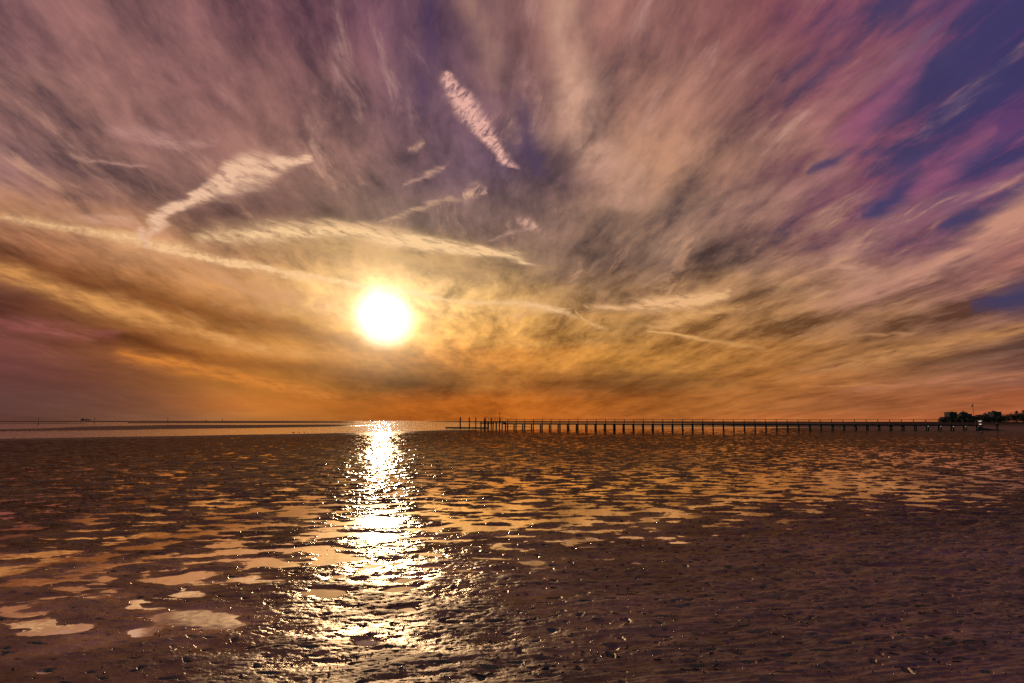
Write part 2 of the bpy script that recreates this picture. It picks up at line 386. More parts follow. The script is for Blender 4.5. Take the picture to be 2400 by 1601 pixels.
# the cirrus sheet lies ahead; behind and overhead the clear sky shows
cover = g.m('MULTIPLY', g.mr(g.m('ABSOLUTE', U), 130.0, 60.0), g.mr(V, 75.0, 48.0))
mx = g.new('ShaderNodeMixShader')
g.put(mx.inputs[0], cover)
g.t.links.new(b1.outputs[0], mx.inputs[1]); g.t.links.new(b2.outputs[0], mx.inputs[2])
wo = g.new('ShaderNodeOutputWorld')
g.t.links.new(mx.outputs[0], wo.inputs[0])
world.cycles.sampling_method = 'MANUAL'
world.cycles.sample_map_resolution = 1024

# ------------------------------------------------------------------ helpers
def tag(o, label=None, cat=None, group=None, kind=None):
    if label: o['label'] = label
    if cat: o['category'] = cat
    if group: o['group'] = group
    if kind: o['kind'] = kind
    return o

def empty(name, loc, rz=0.0, **kw):
    o = bpy.data.objects.new(name, None)
    col.objects.link(o)
    o.location = loc
    o.rotation_euler = (0, 0, rz)
    return tag(o, **kw)

class MB:
    """collects shapes and links them as one mesh object"""
    def __init__(s):
        s.v = []; s.f = []
    def box(s, c, size, rz=0.0, rx=0.0, ry=0.0, taper=1.0):
        R = Matrix.Rotation(rz, 3, 'Z') @ Matrix.Rotation(ry, 3, 'Y') @ Matrix.Rotation(rx, 3, 'X')
        n = len(s.v)
        for z in (-.5, .5):
            k = taper if z > 0 else 1.0
            for x, y in ((-.5, -.5), (.5, -.5), (.5, .5), (-.5, .5)):
                s.v.append(Vector(c) + R @ Vector((x * size[0] * k, y * size[1] * k, z * size[2])))
        for q in ((0, 3, 2, 1), (4, 5, 6, 7), (0, 1, 5, 4), (1, 2, 6, 5), (2, 3, 7, 6), (3, 0, 4, 7)):
            s.f.append([n + i for i in q])
        return s
    def tube(s, pts, rad, seg=8, cap=True):
        pts = [Vector(p) for p in pts]
        if not hasattr(rad, '__len__'): rad = [rad] * len(pts)
        n0 = len(s.v)
        for i, p in enumerate(pts):
            t = (pts[min(i + 1, len(pts) - 1)] - pts[max(i - 1, 0)]).normalized()
            a = t.orthogonal().normalized() if abs(t.z) < 0.999 else Vector((1, 0, 0))
            if abs(t.z) < 0.999:
                a = t.cross(Vector((0, 0, 1))).normalized()
            b = t.cross(a)
            for j in range(seg):
                an = 2 * math.pi * j / seg
                s.v.append(p + (a * math.cos(an) + b * math.sin(an)) * rad[i])
        for i in range(len(pts) - 1):
            for j in range(seg):
                a0 = n0 + i * seg + j; a1 = n0 + i * seg + (j + 1) % seg
                s.f.append([a0, a1, a1 + seg, a0 + seg])
        if cap:
            s.f.append([n0 + j for j in range(seg)][::-1])
            s.f.append([n0 + (len(pts) - 1) * seg + j for j in range(seg)])
        return s
    def ball(s, c, r, su=10, sv=7):
        c = Vector(c)
        if not hasattr(r, '__len__'): r = (r, r, r)
        n = len(s.v)
        s.v.append(c + Vector((0, 0, r[2])))
        for i in range(1, sv):
            p = math.pi * i / sv
            for j in range(su):
                a = 2 * math.pi * j / su
                s.v.append(c + Vector((r[0] * math.sin(p) * math.cos(a), r[1] * math.sin(p) * math.sin(a), r[2] * math.cos(p))))
        s.v.append(c - Vector((0, 0, r[2])))
        last = len(s.v) - 1
        for j in range(su):
            s.f.append([n, n + 1 + j, n + 1 + (j + 1) % su])
            s.f.append([last, last - su + (j + 1) % su, last - su + j])
        for i in range(sv - 2):
            for j in range(su):
                a = n + 1 + i * su + j; b = n + 1 + i * su + (j + 1) % su
                s.f.append([a, a + su, b + su, b])
        return s
    def prism(s, poly, z0, z1):
        """poly of (x, y) extruded in z"""
        n = len(s.v); m = len(poly)
        for z in (z0, z1):
            for x, y in poly: s.v.append(Vector((x, y, z)))
        s.f.append([n + i for i in range(m)][::-1]); s.f.append([n + m + i for i in range(m)])
        for i in range(m):
            j = (i + 1) % m
            s.f.append([n + i, n + j, n + m + j, n + m + i])
        return s
    def build(s, name, mat, parent=None, smooth=False, bevel=0.0):
        me = bpy.data.meshes.new(name)
        me.from_pydata([tuple(v) for v in s.v], [], s.f)
        me.update()
        me.materials.append(mat)
        if smooth:
            me.polygons.foreach_set('use_smooth', [True] * len(me.polygons))
        o = bpy.data.objects.new(name, me)
        col.objects.link(o)
        if parent is not None: o.parent = parent
        if bevel:
            b = o.modifiers.new('bevel', 'BEVEL'); b.width = bevel; b.segments = 2
        return o

def simple_mat(name, c, rough=0.7, var=0.25, scale=6.0, emit=None, estr=0.0, stretch=(1, 1, 1), metallic=0.0):
    m = bpy.data.materials.new(name)
    m.use_nodes = True
    q = NG(m.node_tree)
    co = q.new('ShaderNodeTexCoord').outputs['Object']
    n = q.noise(q.v('MULTIPLY', co, stretch), scale, 5, 0.6)
    a = tuple(x * (1 - var) for x in c); b = tuple(min(1, x * (1 + var)) for x in c)
    pb = q.new('ShaderNodeBsdfPrincipled')
    q.put(pb.inputs['Base Color'], q.mix(n, a, b))
    q.put(pb.inputs['Roughness'], q.mr(n, 0.2, 0.8, rough - 0.1, min(1, rough + 0.1)))
    pb.inputs['Metallic'].default_value = metallic
    if emit:
        pb.inputs['Emission Color'].default_value = (*emit, 1)
        pb.inputs['Emission Strength'].default_value = estr
    bp = q.new('ShaderNodeBump'); bp.inputs['Strength'].default_value = 0.3; bp.inputs['Distance'].default_value = 0.01
    q.put(bp.inputs['Height'], n)
    q.put(pb.inputs['Normal'], bp.outputs[0])
    o = q.new('ShaderNodeOutputMaterial')
    q.t.links.new(pb.outputs[0], o.inputs[0])
    return m

# ------------------------------------------------------------------ tidal flat
def hashg(ix, iy, seed):
    h = (ix.astype(np.int64) * 374761393 + iy.astype(np.int64) * 668265263 + seed * 1442695041) & 0xffffffff
    h = ((h ^ (h >> 13)) * 1274126177) & 0xffffffff
    h = h ^ (h >> 16)
    return (h & 0xffff) / 65536.0 * 2 * np.pi
def perlin(x, y, seed=0):
    ix = np.floor(x); iy = np.floor(y)
    fx = x - ix; fy = y - iy
    u = fx * fx * fx * (fx * (fx * 6 - 15) + 10); v = fy * fy * fy * (fy * (fy * 6 - 15) + 10)
    def gd(ox, oy):
        a = hashg(ix + ox, iy + oy, seed)
        return np.cos(a) * (fx - ox) + np.sin(a) * (fy - oy)
    a = gd(0, 0) * (1 - u) + gd(1, 0) * u
    b = gd(0, 1) * (1 - u) + gd(1, 1) * u
    return (a * (1 - v) + b * v) * 1.5
def fbm(x, y, octs, seed, gain=0.5):
    r = 0; a = 1.0; s = 0
    for i in range(octs):
        r = r + a * perlin(x * 2 ** i + 13.7 * i, y * 2 ** i - 7.3 * i, seed + i)
        s += a * a; a *= gain
    return r / math.sqrt(s)

def tocoord(x, y):
    """azimuth-like and depth-like coordinates (px, py of a 2400 px picture) of flat points"""
    az = np.arctan2(x, y)
    r = np.hypot(x, y)
    azc = np.clip(az, -0.80, 0.80)
    X = r * np.sin(azc); Y = np.maximum(r * np.cos(azc), 0.3)
    d = np.stack([X, Y, np.full_like(X, -H)], -1)
    z = np.maximum(d @ CF, 0.05)
    return 1200 + F * (d @ CR) / z, 800.5 - F * (d @ CU) / z, az, r

def hz(px):
    return 984.7 + 4.0 * px / 2400.0

LX = np.array([-400, 0, 300, 600, 850, 1100, 1400, 1700, 2000, 2400, 2800], float)
LY = np.array([995, 1006, 1013, 1026, 1050, 1085, 1145, 1205, 1275, 1380, 1480, 1601, 1900], float)
LT = np.array([
 [9, 8, 6, 5, 3, -.3, -.4, -.3, 3, 8, 9],
 [8, 8, 6, 5, 3, -.8, -.6, -.5, 2.5, 5, 7],
 [6, 6, 5, 4, 3, 1.0, -.3, -.2, 2.0, 3, 4],
 [2.8, 2.6, 2.2, 1.9, 1.5, 1.1, .8, .8, 1.2, 1.4, 3],
 [2.2, 1.8, 1.5, 1.3, 1.1, .7, .4, .4, .4, .6, 2],
 [2.0, 1.6, 1.2, 1.1, 1.0, .3, .1, .1, .0, .1, 1],
 [1.7, 1.4, 1.0, .7, .9, .4, -.1, -.1, -.1, .1, 1],
 [1.3, 1.0, .7, .6, .7, .4, .0, -.1, 1.6, 2.8, 3],
 [.9, .7, .6, .7, .9, .9, 1.0, 2.2, 3.5, 4, 4],
 [.9, .8, .7, 1.1, 1.6, 2.0, 3, 3.5, 4, 4, 4],
 [.9, .7, 1.0, 1.6, 2.2, 2.8, 3.4, 4, 4, 4, 4],
 [1.6, 1.5, 1.8, 2.3, 2.8, 3.4, 3.8, 4, 4, 4, 4],
 [3, 3, 3, 3, 3, 4, 4, 4, 4, 4, 4]], float) * 0.01
def bil(px, py, gx, gy, T):
    px = np.clip(px, gx[0], gx[-1] - 1e-6); py = np.clip(py, gy[0], gy[-1] - 1e-6)
    j = np.clip(np.searchsorted(gx, px, 'right') - 1, 0, len(gx) - 2)
    i = np.clip(np.searchsorted(gy, py, 'right') - 1, 0, len(gy) - 2)
    fx = (px - gx[j]) / (gx[j + 1] - gx[j]); fy = (py - gy[i]) / (gy[i + 1] - gy[i])
    return (T[i, j] * (1 - fx) + T[i, j + 1] * fx) * (1 - fy) + (T[i + 1, j] * (1 - fx) + T[i + 1, j + 1] * fx) * fy
SHX = [-900, 0, 200, 400, 600, 750, 900, 1050, 1240, 1400, 1600, 1900, 2100, 2400, 3300]
SHY = [1046, 1029, 1025.5, 1022.3, 1018.8, 1016.2, 1012.6, 1008.0, 1005.2, 1004.6, 1004, 1002, 1000, 1000, 1000]
def shore(px): return np.interp(px, SHX, SHY)
BARS = [  # x knots, top edge, bottom edge (picture rows of a far sandbar), crest height
 ([-400, 0, 100, 200, 300, 400, 600, 760, 880], [1012, 1007.8, 1005.5, 1000.6, 998.6, 996.2, 996.0, 995.2, 996.6], [1014, 1010.2, 1009.6, 1008.4, 1007.2, 1005.2, 1003.0, 1000.2, 997.0], 0.14),
 ([-400, 60, 140, 200], [994, 992.4, 992.0, 992.6], [995, 993.4, 993.2, 992.9], 0.10),
 ([300, 420, 650, 790, 860], [990.2, 989.8, 989.2, 989.6, 991.1], [992.2, 992.2, 992.0, 992.0, 991.4], 0.12),
 ([-900, 0, 400, 800, 850], [986.2, 986.2, 986.3, 986.6, 987.2], [990.4, 989.8, 989.4, 988.6, 987.4], 0.18),
 ([1000, 1060, 1200, 1500, 1850, 1950, 2150, 3300], [988.2, 987.5, 987.0, 987.0, 987.0, 987, 987, 987], [988.6, 989.6, 990.6, 991.0, 995, 1002, 1010, 1014], 0.25),
 ([1100, 1300, 1500, 1900], [992.4, 992.6, 993, 993.5], [992.8, 994.0, 995, 997], 0.08),
 ([1480, 1560, 1700, 1850, 2000], [998.4, 998, 997.4, 994, 990], [998.8, 999.4, 999.8, 1001, 1004], 0.08),
]
def sstep(a, b, x):
    t = np.clip((x - a) / (b - a), 0, 1)
    return t * t * (3 - 2 * t)
POOLS = [  # single large pools: picture place and half sizes, metres deep
 (60, 1462, 110, 16), (150, 1478, 90, 15), (440, 1450, 130, 24), (520, 1465, 70, 16), (350, 1478, 50, 20), (400, 1358, 85, 13), (460, 1345, 40, 11), (430, 1392, 34, 10),
 (130, 1296, 62, 9), (340, 1284, 62, 8), (360, 1254, 60, 7), (230, 1318, 50, 8), (165, 1382, 40, 9), (250, 1355, 30, 7), (560, 1292, 60, 7),
 (650, 1290, 80, 9), (640, 1325, 90, 9), (800, 1315, 80, 12), (735, 1392, 75, 12), (785, 1352, 40, 7), (950, 1361, 55, 8), (930, 1382, 60, 6),
 (1245, 1322, 50, 10), (1500, 1322, 24, 5), (1595, 1272, 34, 4), (860, 1508, 36, 8), (950, 1430, 50, 8), (1050, 1462, 25, 6),
 (880, 1222, 70, 12), (880, 1255, 60, 9), (1130, 1240, 60, 7), (700, 1200, 70, 7), (560, 1232, 60, 6), (480, 1250, 40, 6),
 (1390, 1200, 60, 8), (1490, 1200, 45, 6), (1230, 1225, 50, 6), (310, 1410, 26, 8), (300, 1425, 24, 6), (40, 1440, 50, 8)]

def height(x, y):
    px, py, az, r = tocoord(x, y)
    behind = np.abs(az) > 1.5
    L = bil(px, py, LX, LY, LT)
    n1 = 2.3 * fbm((x + 0.22 * y) / 0.70 + 3.1, (y - 0.22 * x) / 0.42 + 8.2, 5, 11, 0.58)
    n0 = 2.0 * fbm(x / 6.0, y / 5.0, 2, 31)
    amp = np.interp(py, [990, 1015, 1060, 1200, 1300, 1601], [0.006, 0.013, 0.017, 0.016, 0.012, 0.007])
    h = L + amp * n1 + 0.004 * n0
    # single pools
    wpx = px + 18 * perlin(x / 0.35, y / 0.35, 77) + 22 * perlin(x / 0.9, y / 0.9, 78)
    wpy = py + 5.0 * perlin(x / 0.30, y / 0.30, 79) * np.clip((py - 1150) / 200, 0.3, 1.5)
    for (a, b, ra, rb) in POOLS:
        ra *= 0.80; rb *= 0.80
        m = (np.abs(px - a) < ra * 2.2) & (np.abs(py - b) < rb * 2.4)
        if not m.any(): continue
        q = ((wpx[m] - a) / ra) ** 2 + ((wpy[m] - b - 0.06 * (a - wpx[m])) / rb) ** 2
        hm = h[m]
        k = np.exp(-(q * 0.8) ** 1.6)
        h[m] = hm * (1 - k) + (-0.011 + 0.0075 * n1[m]) * k
    # surface relief, finest near the viewer
    near = 1 / (1 + (r / 22.0) ** 2)
    mid = 1 / (1 + (r / 30.0) ** 2)
    above = sstep(-0.004, 0.012, h)
    dryR = sstep(1250, 1700, px + (py - 1300) * 0.9) * sstep(1180, 1330, py)
    lumps = fbm((x + 0.2 * y) / 0.30, (y - 0.2 * x) / 0.12, 3, 51, 0.6)
    h += above * mid * (0.0042 * lumps * (1 - 0.75 * dryR))
    h += above * near * 0.0026 * fbm(x / 0.050, y / 0.034, 3, 61, 0.65) * (1 - 0.65 * dryR)
    # drawn-out water lines on the smoother sand close by
    sw = perlin(x / 1.4, y / 1.1, 91) * 0.05
    rl = perlin((x + 0.25 * y) / 0.5, (y - 0.22 * x + sw) / 0.060, 71) + 0.6 * perlin((x + 0.25 * y) / 0.3, (y - 0.22 * x + sw) / 0.034, 72)
    h += above * near * (0.0018 + 0.0042 * dryR) * rl * sstep(1300, 1450, py)
    # worm holes and small dents
    dn = perlin(x / 0.13, y / 0.085, 81)
    dm = 0.5 + 0.5 * perlin(x / 0.9, y / 0.7, 83)
    h -= above * mid * 0.22 * np.maximum(0, dn - 0.58 + 0.10 * (1 - dm)) 
    dn2 = perlin(x / 0.30, y / 0.16, 85)
    h -= above * mid * 0.12 * np.maximum(0, dn2 - 0.60)
    cs = perlin(x / 0.060, y / 0.045, 87)
    h += above * near * 0.030 * np.maximum(0, cs - 0.60)
    h = np.maximum(h, -0.05)
    # shoreline and sea bed
    s = py - shore(px)
    n3 = perlin(x / 9.0, y / 9.0, 101)
    s = s + 0.35 * n3
    wpool = sstep(1000, 1150, px) * sstep(1950, 1800, px)
    edge = sstep(-0.6, 0.5, s)
    berm = sstep(7.0, 2.0, s) * sstep(-0.4, 0.8, s)
    h = np.where(s < 8, h * (1 - berm * (1 - wpool)) + (0.045 + 0.006 * n1) * berm * (1 - wpool), h)
    sea = -0.35
    h = h * edge + sea * (1 - edge)
    bed = np.full_like(h, sea)
    for kx, kt, kb, cr in BARS:
        t = np.interp(px, kx, kt); b = np.interp(px, kx, kb)
        hw = (b - t) * 0.5; c = (b + t) * 0.5
        q = np.abs(py - c) / np.maximum(hw, 0.05)
        ins = (px > kx[0]) & (px < kx[-1])
        hb = np.where(ins, (cr + 0.35) * np.clip((1.25 - q) * 3.0, 0, 1) - 0.35 + 0.01 * n1, -0.35)
        bed = np.maximum(bed, hb)
    h = np.where(s < 0.6, np.maximum(h, bed), h)
    # the coast to the right rises gently to the town
    px2 = px
    rise = sstep(1950, 2300, px2) * sstep(998, 989.5, py) * (r > 150)
    h = h * (1 - rise) + (0.9 + 0.25 * n0) * rise
    # open water to the sides far away, land behind
    h = np.where(behind, 0.07 + 0.01 * n1, h)
    return h, px, py

na_f = 1250
az = list(np.linspace(-0.735, 0.735, na_f))
st_ = az[1] - az[0]
while az[-1] < math.pi - 0.06:
    st_ = min(st_ * 1.15, 0.06)
    az.append(az[-1] + st_); az.insert(0, az[0] - st_)
az = np.array([a for a in az if abs(a) < math.pi - 0.02])
t = np.linspace(3.0 ** -0.5, 300.0 ** -0.5, 1150)
rr = np.concatenate([[0.35, 0.8, 1.3, 1.8, 2.2, 2.6], 1 / t ** 2, 300 * np.exp(np.linspace(0.012, math.log(40.0), 170))])
A, R = np.meshgrid(az, rr)
GX = R * np.sin(A); GY = R * np.cos(A)
Hh = np.empty_like(GX)
for i in range(0, len(rr), 100):
    Hh[i:i + 100] = height(GX[i:i + 100], GY[i:i + 100])[0]
nr, na = GX.shape
verts = np.stack([GX, GY, Hh], -1).reshape(-1, 3)
verts = np.vstack([verts, [[0, 0, 0.07]]])
idx = np.arange(nr * na).reshape(nr, na)
nx = np.roll(idx, -1, axis=1)
q = np.stack([idx[:-1], nx[:-1], nx[1:], idx[1:]], -1).reshape(-1, 4)[:, ::-1]
tri = np.stack([nx[0], idx[0], np.full(na, nr * na)], -1)[:, ::-1]
me = bpy.data.meshes.new('tidal_flat')
me.vertices.add(len(verts)); me.vertices.foreach_set('co', verts.astype(np.float32).ravel())
nl = q.size + tri.size
me.loops.add(nl); me.loops.foreach_set('vertex_index', np.concatenate([q.ravel(), tri.ravel()]).astype(np.int32))
me.polygons.add(len(q) + len(tri))
ls = np.concatenate([np.arange(len(q)) * 4, q.size + np.arange(len(tri)) * 3])
me.polygons.foreach_set('loop_start', ls.astype(np.int32))
me.polygons.foreach_set('use_smooth', np.ones(len(q) + len(tri), bool))
me.update(calc_edges=True)
flat = bpy.data.objects.new('tidal_flat', me)
col.objects.link(flat)
tag(flat, 'wet brown tidal mud flat pitted with pools, running out to the sea', None, kind='structure')

def mud_material():
    m = bpy.data.materials.new('wet_mud')
    m.use_nodes = True
    q = NG(m.node_tree)
    geo = q.new('ShaderNodeNewGeometry')
    pos = geo.outputs['Position']
    x, y, z = q.sep(pos)
    dist = q.v('LENGTH', pos)
    n = q.noise(pos, 0.8, 6, 0.6)
    n2 = q.noise(pos, 9.0, 5, 0.6)
    n3 = q.noise(q.v('MULTIPLY', pos, (1, 1.4, 1)), 0.22, 4, 0.55)
    c = q.mix(n3, (0.315, 0.200, 0.132), (0.395, 0.250, 0.160))
    c = q.mix(q.mr(n2, 0.35, 0.7), c, (0.150, 0.090, 0.056))
    c = q.mix(q.mr(q.noise(pos, 2.2, 4, 0.6), 0.52, 0.68), c, (0.420, 0.225, 0.160))
    wet = q.mr(q.m('ADD', z, q.m('MULTIPLY', q.m('SUBTRACT', n, 0.5), 0.05)), 0.045, 0.004)
    c = q.mix(wet, c, q.mix(1.0, c, (0.27, 0.25, 0.24), 'MULTIPLY'))
    c = q.mix(q.mr(z, 0.10, 0.40), c, (0.055, 0.036, 0.026))
    patch = q.m('MULTIPLY', q.mr(q.noise(pos, 0.5, 5, 0.6), 0.40, 0.60, 0.45, 1.0), q.mr(q.noise(q.v('MULTIPLY', pos, (1, 1.6, 1)), 0.28, 4, 0.55), 0.46, 0.62, 0.8, 2.2))
    patch = q.mix(q.mr(dist, 9.0, 15.0), patch, q.mr(q.noise(pos, 0.9, 4, 0.6), 0.4, 0.6, 0.35, 0.8))
    film = q.mr(q.m('ADD', z, q.m('MULTIPLY', q.m('SUBTRACT', n2, 0.5), 0.010)), 0.006, -0.001)
    ro = q.m('ADD', q.mr(wet, 0, 1, 0.38, 0.11, smooth=False), q.m('MULTIPLY', q.m('SUBTRACT', n2, 0.5), 0.20))
    ro = q.m('ADD', ro, q.mr(dist, 4.0, 14.0, 0.16, 0.0))
    # wet grain: small tilts of the surface that survive at a distance
    a = q.v('SUBTRACT', q.noise(pos, 55.0, 3, 0.7, out=1), (0.5, 0.5, 0.5))
    b = q.v('SUBTRACT', q.noise(pos, 11.0, 3, 0.6, out=1), (0.5, 0.5, 0.5))
    k = q.mr(dist, 5.0, 30.0, 0.11, 0.035)
    nn = q.v('ADD', geo.outputs['Normal'], q.v('MULTIPLY', q.v('SCALE', q.v('ADD', a, q.v('SCALE', b, scale=0.9)), scale=k), (1, 1, 0)))
    nn = q.v('NORMALIZE', nn)
    gb = q.new('ShaderNodeBump'); q.put(gb.inputs['Strength'], q.mr(dist, 6.0, 22.0, 0.9, 0.0)); gb.inputs['Distance'].default_value = 0.0032
    q.put(gb.inputs['Height'], q.noise(q.v('MULTIPLY', pos, (1, 1.6, 1)), 42.0, 5, 0.7)); q.put(gb.inputs['Normal'], nn)
    nn = gb.outputs[0]
    df = q.new('ShaderNodeBsdfDiffuse'); q.put(df.inputs[0], c); q.put(df.inputs['Normal'], nn)
    gl = q.new('ShaderNodeBsdfGlossy', distribution='BECKMANN'); gl.inputs[0].default_value = (1.0, 0.80, 0.64, 1); q.put(gl.inputs['Roughness'], ro); q.put(gl.inputs['Normal'], nn)
    f = q.m('ADD', q.m('MULTIPLY', q.mr(wet, 0, 1, 0.07, 0.22, smooth=False), patch), q.m('MULTIPLY', film, 0.25))
    f = q.m('ADD', f, q.m('MULTIPLY', q.mr(dist, 16.0, 6.0, 0.0, 0.05), q.mr(z, 0.10, 0.05)))
    mx = q.new('ShaderNodeMixShader'); q.put(mx.inputs[0], f)
    q.t.links.new(df.outputs[0], mx.inputs[1]); q.t.links.new(gl.outputs[0], mx.inputs[2])
    o = q.new('ShaderNodeOutputMaterial')
    q.t.links.new(mx.outputs[0], o.inputs[0])
    return m
me.materials.append(mud_material())

def water_material(name, slope, lam, rough, tint=(1, 0.88, 0.80, 1)):
    m = bpy.data.materials.new(name)
    m.use_nodes = True
    q = NG(m.node_tree)
    geo = q.new('ShaderNodeNewGeometry')
    pos = geo.outputs['Position']
    c = q.mix(q.noise(pos, 0.6, 3), (0.050, 0.034, 0.026), (0.075, 0.050, 0.036))
    a = q.v('SUBTRACT', q.noise(q.v('MULTIPLY', pos, (1, 1.5, 1)), 1.0 / lam, 3, 0.6, out=1), (0.5, 0.5, 0.5))
    nn = q.v('NORMALIZE', q.v('ADD', (0, 0, 1), q.v('MULTIPLY', q.v('SCALE', a, scale=slope), (1, 1, 0))))
    fr = q.new('ShaderNodeFresnel'); fr.inputs[0].default_value = 1.9
    f = q.mr(fr.outputs[0], 0.05, 0.5, 0.55, 0.97, smooth=False)
    df = q.new('ShaderNodeBsdfDiffuse'); q.put(df.inputs[0], c)
    gl = q.new('ShaderNodeBsdfGlossy', distribution='BECKMANN'); gl.inputs[0].default_value = tint; gl.inputs['Roughness'].default_value = rough; q.put(gl.inputs['Normal'], nn)
    mx = q.new('ShaderNodeMixShader'); q.put(mx.inputs[0], f)
    q.t.links.new(df.outputs[0], mx.inputs[1]); q.t.links.new(gl.outputs[0], mx.inputs[2])
    o = q.new('ShaderNodeOutputMaterial')
    q.t.links.new(mx.outputs[0], o.inputs[0])
    return m
# sea sheet beyond the shoreline, pool sheet on the near side, both at the same level
edge = []
for px in np.linspace(-1400, 3800, 120):
    e = ground(px, float(shore(px)) + 1.5)
    edge.append((e[0], e[1]))
far = 13000.0
def strip(name, pts_a, pts_b, mat):
    mb = MB()
    for (ax, ay), (bx, by) in zip(pts_a, pts_b):
        mb.v += [Vector((ax, ay, 0)), Vector((bx, by, 0))]
    for i in range(len(pts_a) - 1):
        mb.f.append([2 * i, 2 * i + 2, 2 * i + 3, 2 * i + 1])
    return mb.build(name, mat)
edge[0] = (-far, edge[0][1]); edge[-1] = (far, edge[-1][1])
strip('sea', edge, [(x * 1.0 if abs(x) == far else x * 20, far) for x, y in edge], water_material('sea_water', 0.66, 0.30, 0.06, (1, 1, 1, 1)))
tag(bpy.data.objects['sea'], 'rippled sea water glittering under the low sun', kind='structure')
strip('tide_pool_water', [(x, 0.5) for x, y in edge], edge, water_material('pool_water', 0.022, 0.12, 0.02))
tag(bpy.data.objects['tide_pool_water'], 'still shallow water standing in the hollows of the mud', kind='structure')
# ------------------------------------------------------------------ materials of the built things
M_wood = simple_mat('tarred_wood', (0.045, 0.032, 0.024), 0.75, 0.4, 3.0, stretch=(1, 1, 0.3))
M_deck = simple_mat('weathered_planks', (0.10, 0.075, 0.055), 0.8, 0.35, 4.0)
M_rail = simple_mat('painted_rail', (0.07, 0.03, 0.02), 0.6, 0.3, 4.0)
M_steel = simple_mat('galvanised_steel', (0.20, 0.20, 0.20), 0.5, 0.2, 5.0, metallic=0.6)
M_red = simple_mat('red_paint', (0.40, 0.05, 0.03), 0.5, 0.2, 5.0)
M_orange = simple_mat('orange_board', (0.45, 0.13, 0.03), 0.5, 0.2, 5.0)
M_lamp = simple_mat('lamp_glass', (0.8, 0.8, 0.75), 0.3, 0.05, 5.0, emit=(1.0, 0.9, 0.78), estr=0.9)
M_brick = simple_mat('dark_brick', (0.045, 0.03, 0.025), 0.85, 0.25, 1.2)
M_plaster = simple_mat('grey_plaster', (0.055, 0.05, 0.048), 0.85, 0.2, 0.8)
M_roof = simple_mat('slate_roof', (0.06, 0.055, 0.055), 0.8, 0.3, 1.5)
M_tile = simple_mat('red_tile_roof', (0.16, 0.06, 0.04), 0.8, 0.3, 1.5)
M_glass = simple_mat('window_glass', (0.03, 0.035, 0.04), 0.12, 0.1, 1.0)
M_leaf = simple_mat('foliage', (0.040, 0.048, 0.026), 0.7, 0.4, 1.5)
M_bark = simple_mat('bark', (0.07, 0.05, 0.04), 0.9, 0.3, 6.0)
M_rock = simple_mat('basalt_stone', (0.06, 0.055, 0.05), 0.7, 0.35, 3.0)
M_flag = simple_mat('flag_cloth', (0.05, 0.05, 0.10), 0.8, 0.2, 5.0)
M_feather = simple_mat('dark_feather', (0.05, 0.045, 0.04), 0.7, 0.4, 20.0)
M_white = simple_mat('white_paint', (0.75, 0.74, 0.70), 0.5, 0.05, 5.0)
M_skin = simple_mat('skin', (0.45, 0.26, 0.18), 0.6, 0.08, 20.0)
M_cloth = simple_mat('dark_cloth', (0.03, 0.03, 0.04), 0.9, 0.3, 30.0)
M_hair = simple_mat('dark_hair', (0.03, 0.02, 0.015), 0.6, 0.3, 60.0)

# ------------------------------------------------------------------ pier
PA = math.atan(525 / 1600.0)
D0 = 143.0
foot = Vector((D0 * math.sin(PA), D0 * math.cos(PA), 0))
tdir = Vector((math.cos(PA), -math.sin(PA), 0))      # along the pier, to the right
ndir = Vector((math.sin(PA), math.cos(PA), 0))       # away from the viewer
def s_of(px):
    u = (px - 1200) / F
    # foot + s*tdir lies on X = u*Y
    return (u * foot.y - foot.x) / (tdir.x - u * tdir.y)
S0, S1 = s_of(1190), s_of(2280)
NB = 45
W = 1.45
pier = empty('pier', foot, -PA, label='long dark wooden pier on paired piles running to the shore', cat='pier')
# local frame: x along the pier, y away from the viewer (rail side at y=0, near side at -W)
sx = [S0 + (S1 - S0) * i / NB for i in range(NB + 1)]
random.seed(5)
DZ = 1.22
for i, x in enumerate(sx):
    r = 0.12 + random.random() * 0.035
    for yy in (0.0, -W):
        j = random.uniform(-.05, .05)
        MB().tube([(x + j, yy, -0.9), (x + j * .5, yy, 0.4), (x, yy, DZ - 0.28)], [r * 1.15, r * 1.05, r], 8).build('pile', M_wood, pier, smooth=True)
    MB().box((x, -W / 2, DZ - 0.20), (0.20, W + 0.5, 0.16)).build('cap_beam', M_wood, pier, bevel=0.01)
    MB().box((x, 0.06, DZ + 0.37), (0.13, 0.11, 0.92 + random.uniform(0, .06)), ry=random.uniform(-.03, .03)).build('rail_post', M_wood, pier, bevel=0.008)
mb = MB()
x = sx[0] - 0.4
while x < sx[-1] + 0.8:
    mb.box((x, -W / 2, DZ - 0.02 + random.uniform(-.004, .004)), (0.135, W + 0.30, 0.045))
    x += 0.15
mb.build('deck', M_deck, pier)
for yy in (0.0, -W):
    MB().box(((sx[0] + sx[-1]) / 2, yy * 1.17 + .12, DZ - 0.16), (sx[-1] - sx[0] + 1.0, 0.09, 0.24)).build('stringer', M_wood, pier)
hr = MB()
ends = [(x_, 0.06, DZ + 0.85 + random.uniform(-.022, .022)) for x_ in sx]
for a_, b_ in zip(ends[:-1], ends[1:]):
    c_ = ((a_[0] + b_[0]) / 2, .06, (a_[2] + b_[2]) / 2 - .012)
    hr.box(c_, (b_[0] - a_[0] + .02, .13, .075), ry=-math.atan2(b_[2] - a_[2], b_[0] - a_[0]))
hr.build('handrail', M_rail, pier)
